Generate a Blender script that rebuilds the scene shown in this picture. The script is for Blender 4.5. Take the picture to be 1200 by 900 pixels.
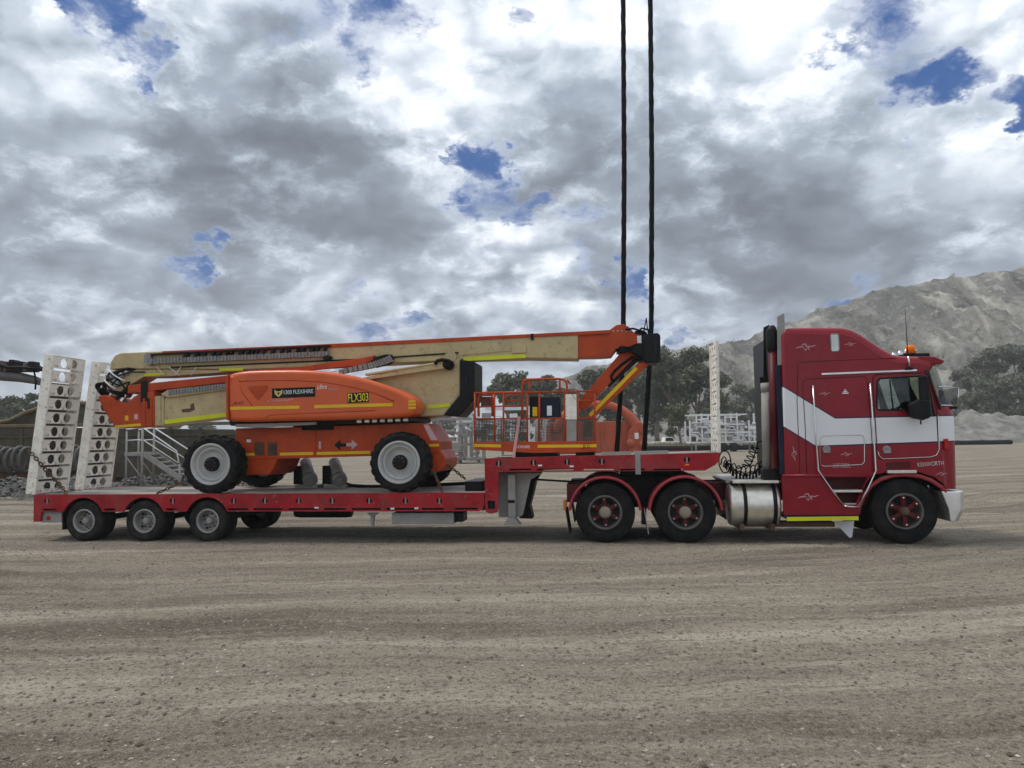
import bpy, bmesh, math, random
import numpy as np
from mathutils import Vector, Matrix
from mathutils.geometry import tessellate_polygon

for o in list(bpy.data.objects): bpy.data.objects.remove(o)
scene = bpy.context.scene
col = scene.collection
R = math.radians

# ------------------------------------------------------------------ camera
CAM_H = 1.81; PITCH = R(4.07); ROLL = R(0.8); FPX = 900.0
_F = Vector((0, math.cos(PITCH), math.sin(PITCH)))
_R0 = Vector((1, 0, 0)); _U0 = Vector((0, -math.sin(PITCH), math.cos(PITCH)))
_R = _R0 * math.cos(ROLL) - _U0 * math.sin(ROLL)
_U = _U0 * math.cos(ROLL) + _R0 * math.sin(ROLL)
cd = bpy.data.cameras.new('camera'); cam = bpy.data.objects.new('camera', cd); col.objects.link(cam)
cd.sensor_width = 36.0; cd.lens = 36.0 * FPX / 1200.0; cd.clip_start = 0.1; cd.clip_end = 20000
cam.matrix_world = Matrix(((_R.x, _U.x, -_F.x, 0), (_R.y, _U.y, -_F.y, 0), (_R.z, _U.z, -_F.z, CAM_H), (0, 0, 0, 1)))
scene.camera = cam
scene.cycles.max_bounces = 5; scene.cycles.diffuse_bounces = 3; scene.cycles.glossy_bounces = 2; scene.cycles.transmission_bounces = 2; scene.cycles.volume_bounces = 0; scene.cycles.transparent_max_bounces = 8
scene.render.resolution_x = 1024; scene.render.resolution_y = 768

# ------------------------------------------------------------------ light
SUN_EL = R(64); SUN_AZ = R(285)        # azimuth measured clockwise from +Y (the way the camera looks)
sdir = Vector((math.sin(SUN_AZ) * math.cos(SUN_EL), math.cos(SUN_AZ) * math.cos(SUN_EL), math.sin(SUN_EL)))
sl = bpy.data.lights.new('sun', 'SUN'); sl.energy = 1.5; sl.angle = R(12); sl.color = (1.0, 0.955, 0.89)
so = bpy.data.objects.new('sun', sl); col.objects.link(so)
so.rotation_euler = sdir.to_track_quat('Z', 'Y').to_euler()

scene.view_settings.view_transform = 'Standard'; scene.view_settings.look = 'None'
scene.view_settings.exposure = 0.46; scene.view_settings.gamma = 1.0; scene.view_settings.use_curve_mapping = False

# ------------------------------------------------------------------ node helper
class NT:
    def __init__(s, tree):
        s.t = tree; s.n = tree.nodes; s.l = tree.links
    def add(s, kind, **kw):
        n = s.n.new(kind)
        for k, v in kw.items(): setattr(n, k, v)
        return n
    def put(s, sock, v):
        if isinstance(v, bpy.types.NodeSocket): s.l.new(v, sock)
        elif v is not None:
            if hasattr(sock.default_value, '__len__') and not hasattr(v, '__len__'): v = [v] * len(sock.default_value)
            if hasattr(sock.default_value, '__len__') and len(sock.default_value) == 4 and len(v) == 3: v = (*v, 1)
            sock.default_value = v
    def math(s, op, a, b=None, c=None, clamp=False):
        n = s.add('ShaderNodeMath', operation=op, use_clamp=clamp)
        s.put(n.inputs[0], a); s.put(n.inputs[1], b)
        if c is not None: s.put(n.inputs[2], c)
        return n.outputs[0]
    def vmath(s, op, a, b=None, scale=None):
        n = s.add('ShaderNodeVectorMath', operation=op)
        s.put(n.inputs[0], a)
        if b is not None: s.put(n.inputs[1], b)
        if scale is not None: s.put(n.inputs['Scale'], scale)
        return n.outputs['Value'] if op in ('DOT_PRODUCT', 'LENGTH', 'DISTANCE') else n.outputs[0]
    def mrange(s, x, a, b, c=0.0, d=1.0, smooth=True):
        n = s.add('ShaderNodeMapRange', interpolation_type='SMOOTHSTEP' if smooth else 'LINEAR')
        s.put(n.inputs[0], x); s.put(n.inputs[1], a); s.put(n.inputs[2], b); s.put(n.inputs[3], c); s.put(n.inputs[4], d)
        return n.outputs[0]
    def noise(s, vec, scale, detail=4, rough=0.55, dist=0.0, out=0, lac=2.0):
        n = s.add('ShaderNodeTexNoise')
        s.put(n.inputs['Vector'], vec); s.put(n.inputs['Scale'], scale); s.put(n.inputs['Detail'], detail)
        s.put(n.inputs['Roughness'], rough); s.put(n.inputs['Distortion'], dist); s.put(n.inputs['Lacunarity'], lac)
        return n.outputs[out]
    def mix(s, f, a, b, mode='MIX'):
        n = s.add('ShaderNodeMix', data_type='RGBA', blend_type=mode)
        s.put(n.inputs[0], f); s.put(n.inputs[6], a); s.put(n.inputs[7], b)
        return n.outputs[2]
    def ramp(s, f, stops):
        n = s.add('ShaderNodeValToRGB'); e = n.color_ramp.elements
        while len(e) < len(stops): e.new(0.5)
        for i, (p, c) in enumerate(stops):
            e[i].position = p; e[i].color = (*c, 1) if len(c) == 3 else c
        s.put(n.inputs[0], f); return n.outputs[0]

# ------------------------------------------------------------------ sky: broken stratocumulus below a clear Nishita sky
world = bpy.data.worlds.new('World'); scene.world = world; world.use_nodes = True
w = NT(world.node_tree); w.n.clear()
def ray(px, py):
    d = _F * FPX + _R * (px - 600) - _U * (py - 450)
    return d.normalized()
sky = w.add('ShaderNodeTexSky', sky_type='NISHITA', sun_disc=False, sun_elevation=SUN_EL, sun_rotation=SUN_AZ,
            altitude=200.0, air_density=1.0, dust_density=0.6, ozone_density=1.3)
tc = w.add('ShaderNodeTexCoord'); D0 = tc.outputs['Generated']
sx = w.add('ShaderNodeSeparateXYZ'); w.put(sx.inputs[0], D0)
zc = w.math('MAXIMUM', sx.outputs[2], 0.0)
# the layer of cloud seen in perspective: thinner towards the horizon
den = w.math('ADD', zc, 0.50)
pv = w.add('ShaderNodeCombineXYZ')
w.put(pv.inputs[0], w.math('DIVIDE', sx.outputs[0], den)); w.put(pv.inputs[1], w.math('DIVIDE', sx.outputs[1], den)); w.put(pv.inputs[2], w.math('MULTIPLY', zc, 0.9))
P = pv.outputs[0]
wn = w.add('ShaderNodeTexNoise'); w.put(wn.inputs['Vector'], P); w.put(wn.inputs['Scale'], 5.5); w.put(wn.inputs['Detail'], 7); w.put(wn.inputs['Roughness'], 0.62)
wv = w.vmath('SUBTRACT', wn.outputs['Color'], (0.5, 0.5, 0.5))
DW = w.vmath('NORMALIZE', w.vmath('ADD', D0, w.vmath('SCALE', wv, scale=0.19)))   # warped direction for the big masses
wg = w.add('ShaderNodeTexNoise'); w.put(wg.inputs['Vector'], P); w.put(wg.inputs['Scale'], 17.0); w.put(wg.inputs['Detail'], 4); w.put(wg.inputs['Roughness'], .62)
DG = w.vmath('NORMALIZE', w.vmath('ADD', D0, w.vmath('ADD', w.vmath('SCALE', wv, scale=.22), w.vmath('SCALE', w.vmath('SUBTRACT', wg.outputs['Color'], (.5, .5, .5)), scale=.085))))
def lobes(lst, soft=None, size=1.0, DW=DW):
    acc = None
    for px, py, r, a in lst:
        d = ray(px, py)
        c = w.vmath('DOT_PRODUCT', DW, tuple(d))
        ang = r * size / FPX
        v = w.mrange(c, math.cos(ang * 1.35), math.cos(ang * 0.25), 0.0, a)
        acc = v if acc is None else (w.math('MAXIMUM', acc, v) if soft is None else w.math('SMOOTH_MAX', acc, v, soft))
    return acc
GAPS = [(138, 48, 30, .46), (90, 30, 20, .36), (430, 0, 52, .48), (340, 0, 30, .30), (550, 195, 34, .55), (572, 238, 34, .50), (615, 252, 26, .38), (1085, 88, 36, .52), (1060, 60, 30, .35), (1010, 42, 32, .34),
        (1200, 140, 30, .50), (742, 345, 24, .55), (236, 320, 20, .50), (612, 16, 24, .40), (792, 396, 22, .46), (1012, 341, 22, .46),
        (678, 272, 22, .36), (440, 388, 30, .42), (480, 386, 26, .36), (1120, 92, 26, .35), (690, 318, 16, .35)]
DARK = [(300, 200, 150, .50), (410, 250, 110, .40), (190, 235, 130, .34), (40, 225, 110, .34), (650, 190, 90, .42), (790, 185, 110, .40),
        (870, 285, 120, .52), (1000, 255, 130, .42), (760, 285, 100, .36), (1140, 275, 90, .26), (40, 310, 80, .26), (500, 330, 80, .18), (640, 300, 50, .20), (130, 305, 60, .18),
        (300, 335, 150, .20), (120, 350, 100, .18), (560, 355, 110, .20), (430, 330, 80, .16), (900, 350, 120, .22), (1080, 320, 70, .2), (240, 150, 70, .2)]
LIGHT = [(560, 110, 110, .26), (470, 60, 90, .26), (870, 70, 140, .26), (1120, 180, 90, .30), (350, 300, 60, .16), (60, 120, 80, .24), (930, 170, 60, .20),
         (620, 300, 50, .20), (250, 90, 60, .22), (820, 370, 80, .24), (1150, 40, 80, .16), (700, 60, 80, .24), (170, 350, 90, .12), (520, 290, 60, .14), (400, 120, 50, .2)]
gap = lobes(GAPS, None, .95, DG); dark = lobes(DARK, .12); light = lobes(LIGHT, .1)
PW = w.vmath('ADD', P, w.vmath('SCALE', wv, scale=.10))
def bump_n(vec, sc): return w.math('ABSOLUTE', w.math('SUBTRACT', w.noise(vec, sc, 0, .5), .5))
def puff(vec):      # rounded heaps parted by creases
    a = w.math('MULTIPLY', bump_n(vec, 3.1), 1.7); a = w.math('ADD', a, w.math('MULTIPLY', bump_n(vec, 7.1), .95))
    a = w.math('ADD', a, w.math('MULTIPLY', bump_n(vec, 15.5), .42)); return w.math('ADD', a, w.math('MULTIPLY', bump_n(vec, 34.0), .17))
n1 = w.noise(P, 3.0, 5, 0.56, 0.0)
n2 = puff(PW)
n2b = puff(w.vmath('ADD', PW, (-.012, .042, -.016)))
n3 = w.noise(PW, 12.0, 7, 0.68, 0.0)
cov = w.math('ADD', w.math('MULTIPLY', n1, 0.70), w.math('MULTIPLY', n2, 0.45))
cov = w.math('ADD', cov, w.math('MULTIPLY', w.math('SUBTRACT', n3, .5), 1.25))
cov = w.math('SUBTRACT', cov, w.math('MULTIPLY', gap, 1.0))
cover = w.mrange(cov, -0.14, 0.56)
cover = w.math('MAXIMUM', cover, w.mrange(gap, .0, .36, 1.0, 0.0))
cover = w.math('MAXIMUM', cover, w.mrange(n3, .52, .80, 0.0, .40))
edge_thin = w.mrange(cov, .12, .52, .34, 0.0)
calm = w.mrange(dark, .02, .40, 1.0, .42)          # the flat grey bases carry less detail than the lit heaps
tex = w.math('MULTIPLY', w.math('SUBTRACT', n2, n2b), 1.55)
tex = w.math('ADD', tex, w.math('MULTIPLY', w.math('SUBTRACT', .34, n2), .30))
tex = w.math('ADD', tex, w.math('MULTIPLY', w.math('SUBTRACT', n3, 0.5), 0.26))
tex = w.math('ADD', tex, w.math('MULTIPLY', w.math('SUBTRACT', n1, 0.5), 0.70))
thick = w.math('ADD', w.math('MULTIPLY', tex, calm), w.math('MULTIPLY', dark, 1.28))
thick = w.math('SUBTRACT', thick, w.math('MULTIPLY', light, 1.35))
thick = w.math('SUBTRACT', thick, edge_thin)
cl = w.ramp(w.mrange(thick, -0.60, 0.70, smooth=False), [(0.0, (9.0, 9.3, 9.6)), (0.24, (7.3, 7.75, 8.3)), (0.44, (4.8, 5.4, 6.2)), (0.64, (2.85, 3.3, 3.95)), (0.84, (1.75, 2.02, 2.45)), (1.0, (1.25, 1.45, 1.80))])
blue = w.mix(0.88, sky.outputs[0], (0.06, 0.66, 2.5))
skyc = w.mix(cover, blue, cl)
haz = w.mrange(sx.outputs[2], 0.0, 0.15, 0.55, 0.0)
skyc = w.mix(haz, skyc, (4.2, 4.7, 5.25))
bg = w.add('ShaderNodeBackground'); w.put(bg.inputs[0], skyc); bg.inputs[1].default_value = 0.1
wo = w.add('ShaderNodeOutputWorld'); w.l.new(bg.outputs[0], wo.inputs[0])

# ------------------------------------------------------------------ frames of reference
YAW = R(-7.4); O2 = Vector((6.49, 12.70, 0.0))          # the truck's near side runs through O2, nose to +u
UA = Vector((math.cos(YAW), math.sin(YAW), 0)); VA = Vector((-math.sin(YAW), math.cos(YAW), 0))
def L(px, py, v):
    """photo pixel -> (u, z) on the vertical plane at depth v of the rig's own frame"""
    d = _F * FPX + _R * (px - 600) - _U * (py - 450); C = Vector((0, 0, CAM_H))
    t = (v - (C - O2).dot(VA)) / d.dot(VA); p = C + d * t
    return ((p - O2).dot(UA), p.z)
def LU(px, py, v): return L(px, py, v)[0]
def LZ(px, py, v): return L(px, py, v)[1]
def WP(px, py, Y):
    d = _F * FPX + _R * (px - 600) - _U * (py - 450); t = Y / d.y
    return Vector((d.x * t, Y, CAM_H + d.z * t))
def WG(px, Y):
    """x of a photo column at depth Y"""
    return WP(px, 514, Y).x
def PL(pts, v): return [L(x, y, v) for x, y in pts]

# ------------------------------------------------------------------ mesh builder
class MB:
    def __init__(s): s.v = []; s.f = []; s.sm = []
    def _add(s, vs, fs, smooth=False):
        b = len(s.v); s.v += [tuple(p) for p in vs]
        for f in fs: s.f.append(tuple(i + b for i in f)); s.sm.append(smooth)
        return s
    def box(s, x0, x1, y0, y1, z0, z1):
        return s._add([(x0,y0,z0),(x1,y0,z0),(x1,y1,z0),(x0,y1,z0),(x0,y0,z1),(x1,y0,z1),(x1,y1,z1),(x0,y1,z1)],
                      [(0,3,2,1),(4,5,6,7),(0,1,5,4),(1,2,6,5),(2,3,7,6),(3,0,4,7)])
    def obox(s, c, ax, ay, az):
        """oriented box: centre and three half-axis vectors"""
        c = Vector(c); ax = Vector(ax); ay = Vector(ay); az = Vector(az)
        vs = [c + ax*i + ay*j + az*k for k in (-1,1) for j in (-1,1) for i in (-1,1)]
        return s._add(vs, [(0,2,3,1),(4,5,7,6),(0,1,5,4),(1,3,7,5),(3,2,6,7),(2,0,4,6)])
    def prism(s, poly, v0, v1, holes=()):
        """polygon in (u, z), extruded from v0 to v1, with holes"""
        loops = [list(poly)] + [list(h) for h in holes]
        tris = tessellate_polygon([[Vector((a, b, 0)) for a, b in lp] for lp in loops])
        flat = [p for lp in loops for p in lp]; n = len(flat)
        vs = [(a, v0, b) for a, b in flat] + [(a, v1, b) for a, b in flat]
        fs = []
        for t in tris:
            a, b, c = [flat[i] for i in t]
            ar = (b[0]-a[0])*(c[1]-a[1]) - (b[1]-a[1])*(c[0]-a[0])
            if abs(ar) < 1e-12: continue
            t = tuple(t) if ar > 0 else tuple(reversed(t))
            fs.append(t); fs.append(tuple(i + n for i in reversed(t)))
        k = 0
        for lp in loops:
            m = len(lp); ar = sum(lp[i][0]*lp[(i+1)%m][1] - lp[(i+1)%m][0]*lp[i][1] for i in range(m))
            hole = lp is not loops[0]
            for i in range(m):
                a, b = k + i, k + (i+1) % m
                q = (a, a+n, b+n, b) if (ar > 0) != hole else (b, b+n, a+n, a)
                fs.append(q)
            k += m
        return s._add(vs, fs)
    def tube(s, path, r, n=8, closed=False, smooth=True):
        pts = [Vector(p) for p in path]; m = len(pts)
        if m < 2: return s
        rs = r if hasattr(r, '__len__') else [r] * m
        tang = []
        for i in range(m):
            a = pts[(i-1) % m] if (closed or i > 0) else pts[i]; b = pts[(i+1) % m] if (closed or i < m-1) else pts[i]
            d = (b - a); tang.append(d.normalized() if d.length > 1e-9 else Vector((0,0,1)))
        up = Vector((0,0,1)) if abs(tang[0].z) < 0.9 else Vector((0,1,0))
        nx = tang[0].cross(up).normalized(); vs = []
        for i in range(m):
            nx = (nx - tang[i] * nx.dot(tang[i])); nx = nx.normalized() if nx.length > 1e-6 else tang[i].orthogonal().normalized()
            ny = tang[i].cross(nx)
            for k in range(n):
                a = 2*math.pi*k/n; vs.append(pts[i] + (nx*math.cos(a) + ny*math.sin(a)) * rs[i])
        fs = []
        for i in range(m if closed else m-1):
            j = (i+1) % m
            for k in range(n): fs.append((i*n+k, i*n+(k+1)%n, j*n+(k+1)%n, j*n+k))
        s._add(vs, fs, smooth)
        if not closed:
            b = len(s.v) - len(vs)
            s.f.append(tuple(b + k for k in reversed(range(n)))); s.sm.append(False)
            s.f.append(tuple(b + (m-1)*n + k for k in range(n))); s.sm.append(False)
        return s
    def lathe(s, prof, c=(0,0,0), axis='y', n=32, smooth=True, arc=None):
        """profile of (radius, along-axis) turned round an axis through c"""
        vs = []; fs = []; m = len(prof); c = Vector(c)
        full = arc is None; a0, a1 = arc or (0, 2*math.pi); cnt = n if full else n+1
        for i in range(cnt):
            a = a0 + (a1-a0)*i/n; ca, sa = math.cos(a), math.sin(a)
            for r, h in prof:
                p = {'y': (r*ca, h, r*sa), 'z': (r*ca, r*sa, h), 'x': (h, r*ca, r*sa)}[axis]
                vs.append(c + Vector(p))
        for i in range(n):
            j = (i+1) % cnt
            for k in range(m-1):
                if prof[k][0] < 1e-6 and prof[k+1][0] < 1e-6: continue
                q = (i*m+k, i*m+k+1, j*m+k+1, j*m+k)
                fs.append(q)
        return s._add(vs, fs, smooth)
    def cyl(s, p0, p1, r, n=16): return s.tube([p0, p1], r, n)
    def mesh(s, name):
        me = bpy.data.meshes.new(name); me.from_pydata(s.v, [], s.f)
        me.polygons.foreach_set('use_smooth', s.sm)
        bm = bmesh.new(); bm.from_mesh(me); bmesh.ops.remove_doubles(bm, verts=bm.verts, dist=1e-5)
        bmesh.ops.recalc_face_normals(bm, faces=bm.faces); bm.to_mesh(me); bm.free(); me.update()
        return me
    def build(s, name, m, parent=None, bevel=0.0, loc=None, label=None):
        o = bpy.data.objects.new(name, s.mesh(name)); col.objects.link(o)
        o.data.materials.append(m)
        if parent is not None: o.parent = parent
        if loc: o.location = loc
        if bevel:
            b = o.modifiers.new('bevel', 'BEVEL'); b.width = bevel; b.segments = 2; b.limit_method = 'ANGLE'; b.angle_limit = R(38)
        if label: o['label'] = label
        return o
def tag(o, label, cat, group=None, kind=None):
    o['label'] = label; o['category'] = cat
    if group: o['group'] = group
    if kind: o['kind'] = kind
    return o
def structure(o, kind='structure', label=None):
    o['kind'] = kind
    if label: o['label'] = label
    return o
def thing(name, label, cat, loc=(0,0,0), rz=0.0, group=None):
    o = bpy.data.objects.new(name, None); col.objects.link(o); o.empty_display_size = 0.3
    o.location = loc; o.rotation_euler = (0, 0, rz)
    return tag(o, label, cat, group)
def rig(name, label, cat, group=None):       # a thing laid out in the rig's frame
    return thing(name, label, cat, O2, YAW, group)
def copy_tree(o, parent=None):
    c = o.copy(); col.objects.link(c)
    if parent is not None: c.parent = parent
    for ch in o.children: copy_tree(ch, c)
    return c
_fontcache = {}
def text(body, parent, m, uz0, uz1, v, h=None, name='lettering', depth=0.002, shear=0.0, bold=0.0):
    """flat lettering on a side face, running from uz0 to uz1 (left and right ends of its baseline), facing -v"""
    cu = bpy.data.curves.new('txt', 'FONT'); cu.body = body; cu.size = 1.0; cu.extrude = 0.0; cu.shear = shear; cu.offset = bold
    to = bpy.data.objects.new('txt', cu); col.objects.link(to)
    dg = bpy.context.evaluated_depsgraph_get(); me = bpy.data.meshes.new_from_object(to.evaluated_get(dg))
    bpy.data.objects.remove(to); bpy.data.curves.remove(cu)
    n = len(me.vertices); co = np.empty(n*3); me.vertices.foreach_get('co', co); co = co.reshape(-1, 3)
    mn, mx = co.min(0), co.max(0); du = uz1[0]-uz0[0]; dz = uz1[1]-uz0[1]; ln = math.hypot(du, dz)
    sx_ = ln/(mx[0]-mn[0]); sy_ = (h/(mx[1]-mn[1])) if h else sx_
    X = (co[:,0]-mn[0])*sx_; Yy = (co[:,1]-mn[1])*sy_; cx, cz = du/ln, dz/ln
    out = np.stack([uz0[0] + X*cx - Yy*cz, np.full(n, v), uz0[1] + X*cz + Yy*cx], 1)
    me.vertices.foreach_set('co', out.ravel()); me.update()
    o = bpy.data.objects.new(name, me); col.objects.link(o); me.materials.clear(); me.materials.append(m); o.parent = parent
    s_ = o.modifiers.new('thick', 'SOLIDIFY'); s_.thickness = depth; s_.offset = 0
    return o

# ------------------------------------------------------------------ materials
DUST = (0.27, 0.235, 0.19)
def mat(name, base, rough=0.5, metal=0.0, var=0.12, scale=3.0, dust=0.0, dscale=2.0, bump=0.0, bscale=40.0, coat=0.0, stain=None, stainamt=0.0, spec=0.22, chips=0.0, chipc=(.22, .18, .15), chipscale=14.0):
    m = bpy.data.materials.new(name); m.use_nodes = True; t = NT(m.node_tree); bs = t.n['Principled BSDF']
    tcx = t.add('ShaderNodeTexCoord').outputs['Object']
    n = t.noise(tcx, scale, 5, 0.6)
    dk = tuple(c*(1-var) for c in base); lt = tuple(min(1, c*(1+var)) for c in base)
    c = t.mix(t.mrange(n, 0.3, 0.7), dk, lt)
    if stain:
        ns = t.noise(tcx, scale*2.7, 7, 0.68, 0.4)
        c = t.mix(t.math('MULTIPLY', t.mrange(ns, 0.54, 0.68), stainamt), c, stain)
    rg = rough
    if chips > 0:
        nc = t.noise(tcx, chipscale, 5, .7, .5); gate = t.mrange(t.noise(tcx, 1.1, 2, .5), .42, .62); c = t.mix(t.math('MULTIPLY', t.math('MULTIPLY', t.mrange(nc, .60, .66), gate), chips), c, chipc)
    if dust > 0:
        nd = t.noise(tcx, dscale, 8, 0.66, 0.3); d = t.math('MULTIPLY', t.mrange(nd, 0.38, 0.72), dust)
        c = t.mix(d, c, DUST); rg = t.math('ADD', rough, t.math('MULTIPLY', d, 0.5), clamp=True)
    t.put(bs.inputs['Base Color'], c); t.put(bs.inputs['Roughness'], rg); bs.inputs['Metallic'].default_value = metal
    bs.inputs['Specular IOR Level'].default_value = spec
    if coat: bs.inputs['Coat Weight'].default_value = coat; bs.inputs['Coat Roughness'].default_value = 0.12
    if bump:
        b = t.add('ShaderNodeBump'); b.inputs['Strength'].default_value = bump; b.inputs['Distance'].default_value = 0.02
        t.put(b.inputs['Height'], t.noise(tcx, bscale, 5, 0.6)); t.l.new(b.outputs[0], bs.inputs['Normal'])
    return m
def glass_mat(name, tint=(0.72, 0.8, 0.78), refl=1.0):
    m = bpy.data.materials.new(name); m.use_nodes = True; t = NT(m.node_tree); t.n.clear()
    tr = t.add('ShaderNodeBsdfTransparent'); t.put(tr.inputs[0], tint)
    gl = t.add('ShaderNodeBsdfGlossy'); gl.inputs['Roughness'].default_value = 0.03
    fr = t.add('ShaderNodeFresnel'); fr.inputs[0].default_value = 1.5
    mx = t.add('ShaderNodeMixShader'); t.put(mx.inputs[0], t.math('MULTIPLY', fr.outputs[0], refl, clamp=True))
    t.l.new(tr.outputs[0], mx.inputs[1]); t.l.new(gl.outputs[0], mx.inputs[2])
    ou = t.add('ShaderNodeOutputMaterial'); t.l.new(mx.outputs[0], ou.inputs[0]); return m
M = dict(
 red=mat('truck_red', (0.235, 0.0065, 0.016), 0.3, var=0.10, dust=0.04, coat=0.08, scale=1.5),
 red_dark=mat('truck_dark_red', (0.085, 0.004, 0.008), 0.45, dust=0.08),
 fender=mat('faded_red', (0.33, 0.035, 0.045), 0.5, dust=0.12),
 trailer=mat('trailer_red', (0.31, 0.008, 0.015), 0.42, var=0.20, dust=0.14, dscale=1.3, scale=2.0, stain=(0.10, 0.02, 0.018), stainamt=0.6, bump=.06, bscale=3, chips=.8),
 white=mat('white_paint', (0.72, 0.73, 0.74), 0.35, dust=0.12, var=0.04),
 oldwhite=mat('worn_white_paint', (0.84, 0.80, 0.71), 0.6, dust=0.12, stain=(0.17, 0.11, 0.065), stainamt=0.85, scale=4.0, bump=0.15),
 chrome=mat('polished_steel', (0.62, 0.62, 0.62), 0.2, 1.0, dust=0.08),
 alloy=mat('brushed_aluminium', (0.72, 0.69, 0.62), 0.36, 0.85, dust=0.14, scale=8),
 steel=mat('grey_steel', (0.30, 0.30, 0.29), 0.5, 0.4, dust=0.25),
 galv=mat('dull_grey_steel', (0.30, 0.29, 0.275), 0.65, 0.1, dust=0.35),
 black=mat('black_paint', (0.009, 0.009, 0.010), 0.45, dust=0.025, spec=.15),
 navy=mat('dark_navy_paint', (0.012, 0.015, 0.034), 0.45, dust=0.04, spec=.15),
 rubber=mat('tyre_rubber', (0.010, 0.010, 0.0105), 0.8, dust=0.055, dscale=5, bump=0.2, bscale=60, spec=0.15),
 rubber2=mat('dusty_tyre_rubber', (0.014, 0.014, 0.014), 0.85, dust=0.13, dscale=4, bump=0.2, bscale=60, spec=0.15),
 hose=mat('black_hose', (0.007, 0.007, 0.008), 0.55, spec=.12),
 orange=mat('lift_orange', (0.60, 0.100, 0.022), 0.34, var=0.08, dust=0.05, coat=0.12, scale=1.5, spec=.3),
 orange_d=mat('lift_deep_orange', (0.44, 0.055, 0.010), 0.42, var=0.12, dust=0.06, stain=(0.12, 0.03, 0.02), stainamt=0.4, chips=.6, chipc=(.09, .06, .05)),
 tan=mat('lift_cream_tan', (0.50, 0.40, 0.215), 0.42, var=0.09, dust=0.10, stain=(0.22, 0.16, 0.10), stainamt=0.5, chips=.6, chipc=(.10, .08, .06)),
 yellow=mat('yellow_tape', (0.72, 0.46, 0.015), 0.45, dust=0.08, var=0.06),
 lime=mat('lime_tape', (0.62, 0.66, 0.02), 0.45, dust=0.06, var=0.06),
 rimw=mat('white_rim_paint', (0.46, 0.46, 0.45), 0.4, dust=0.3, dscale=6),
 amber=mat('amber_lens', (0.85, 0.22, 0.01), 0.2),
 redlens=mat('red_lens', (0.45, 0.02, 0.015), 0.25),
 interior=mat('cab_interior', (0.045, 0.05, 0.055), 0.8),
 seat=mat('seat_cloth', (0.16, 0.19, 0.19), 0.85),
 deck=mat('trailer_deck_steel', (0.36, 0.34, 0.30), 0.7, dust=0.5, var=0.2, stain=(0.12, 0.10, 0.08), stainamt=0.6, scale=4),
 rust=mat('rusty_iron', (0.10, 0.055, 0.035), 0.8, var=0.3, dust=0.25, bump=0.3),
 pink=mat('faded_strap', (0.60, 0.30, 0.29), 0.8),
 rim_dark=mat('dusty_dark_rim', (0.11, 0.105, 0.10), 0.5, 0.3, dust=0.15),
 mesh=mat('dark_wire_mesh', (0.085, 0.08, 0.07), 0.6, 0.2, dust=.2),
 gold=mat('gold_print', (0.62, 0.46, 0.16), 0.5),
 print_w=mat('white_print', (0.75, 0.75, 0.75), 0.5, var=0.05),
 print_pink=mat('silver_pink_print', (0.55, 0.36, 0.38), 0.45),
 chain=mat('cable_chain_grey', (0.24, 0.24, 0.235), 0.6, dust=0.25, var=0.25, scale=12),
)
GLASS = glass_mat('window_glass', (0.80, 0.86, 0.84)); M['glass'] = GLASS

# ================================================================== wheels
M['bumper'] = mat('bright_bumper', (.82, .82, .80), .28, .8, dust=.10)
M['dullhub'] = mat('dull_hub_metal', (.30, .26, .20), .55, .3, dust=.3)
def ring_lugs(mb, Rr, w, n, lug_h, chev=0.12, dv=0.0):
    """chunky alternating tread lugs on a tyre turned round y"""
    for i in range(n):
        for side in (0, 1):
            a = 2*math.pi*(i + 0.5*side)/n
            y0 = dv + (0.02*w if side == 0 else 0.46*w); y1 = dv + (0.54*w if side == 0 else 0.98*w)
            da = chev * (1 if side == 0 else -1)
            t = 2*math.pi/n*0.24
            vs = []
            for (yy, aa) in ((y0, a - da/2), (y1, a + da/2)):
                edge = 0.022 if (yy < dv+0.1*w or yy > dv+0.9*w) else 0.0
                for s_ in (-1, 1):
                    for rr in (Rr - 0.05 - edge, Rr + lug_h - edge*0.6):
                        an = aa + s_*t; vs.append((rr*math.cos(an), yy, rr*math.sin(an)))
            mb._add(vs, [(0,1,3,2), (4,6,7,5), (0,4,5,1), (2,3,7,6), (1,5,7,3), (0,2,6,4)])
def tyre_mb(Rr, w, rr, lugs=0, grooves=True, n=48):
    mb = MB(); h = Rr - rr
    sh = 0.022 if lugs else 0.0
    prof = [(rr-0.012, w*0.16), (rr+0.01, w*0.08), (rr+h*0.12, w*0.035), (rr+h*0.14, w*0.045), (rr+h*0.30, w*0.004), (rr+h*0.52, -w*0.006), (rr+h*0.72, w*0.008), (rr+h*0.74, w*0.022), (Rr-h*0.13, w*0.03), (Rr-0.02-sh*0.5, w*0.065), (Rr-sh, w*0.10)]
    if grooves and not lugs:
        for g in (0.26, 0.42, 0.58, 0.74):
            prof += [(Rr, w*(g-0.025)), (Rr-0.012, w*(g-0.015)), (Rr-0.012, w*(g+0.015)), (Rr, w*(g+0.025))]
    prof += [(Rr-sh, w*0.90), (Rr-0.02-sh*0.5, w*0.935), (Rr-h*0.13, w*0.97), (rr+h*0.52, w*1.006), (rr+h*0.14, w*0.955), (rr-0.012, w*0.84)]
    mb.lathe(prof, n=n)
    if lugs: ring_lugs(mb, Rr-sh, w, lugs, 0.03)
    return mb
_wheel = {}
def wheel(kind, parent, loc, flip=False):
    if kind in _wheel:
        o = copy_tree(_wheel[kind], parent); o.location = loc
    else:
        o = WHEELS[kind](parent); o.location = loc; _wheel[kind] = o
    o.rotation_euler = (0, random.uniform(0, 6.28), math.pi if flip else 0)
    return o
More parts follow.
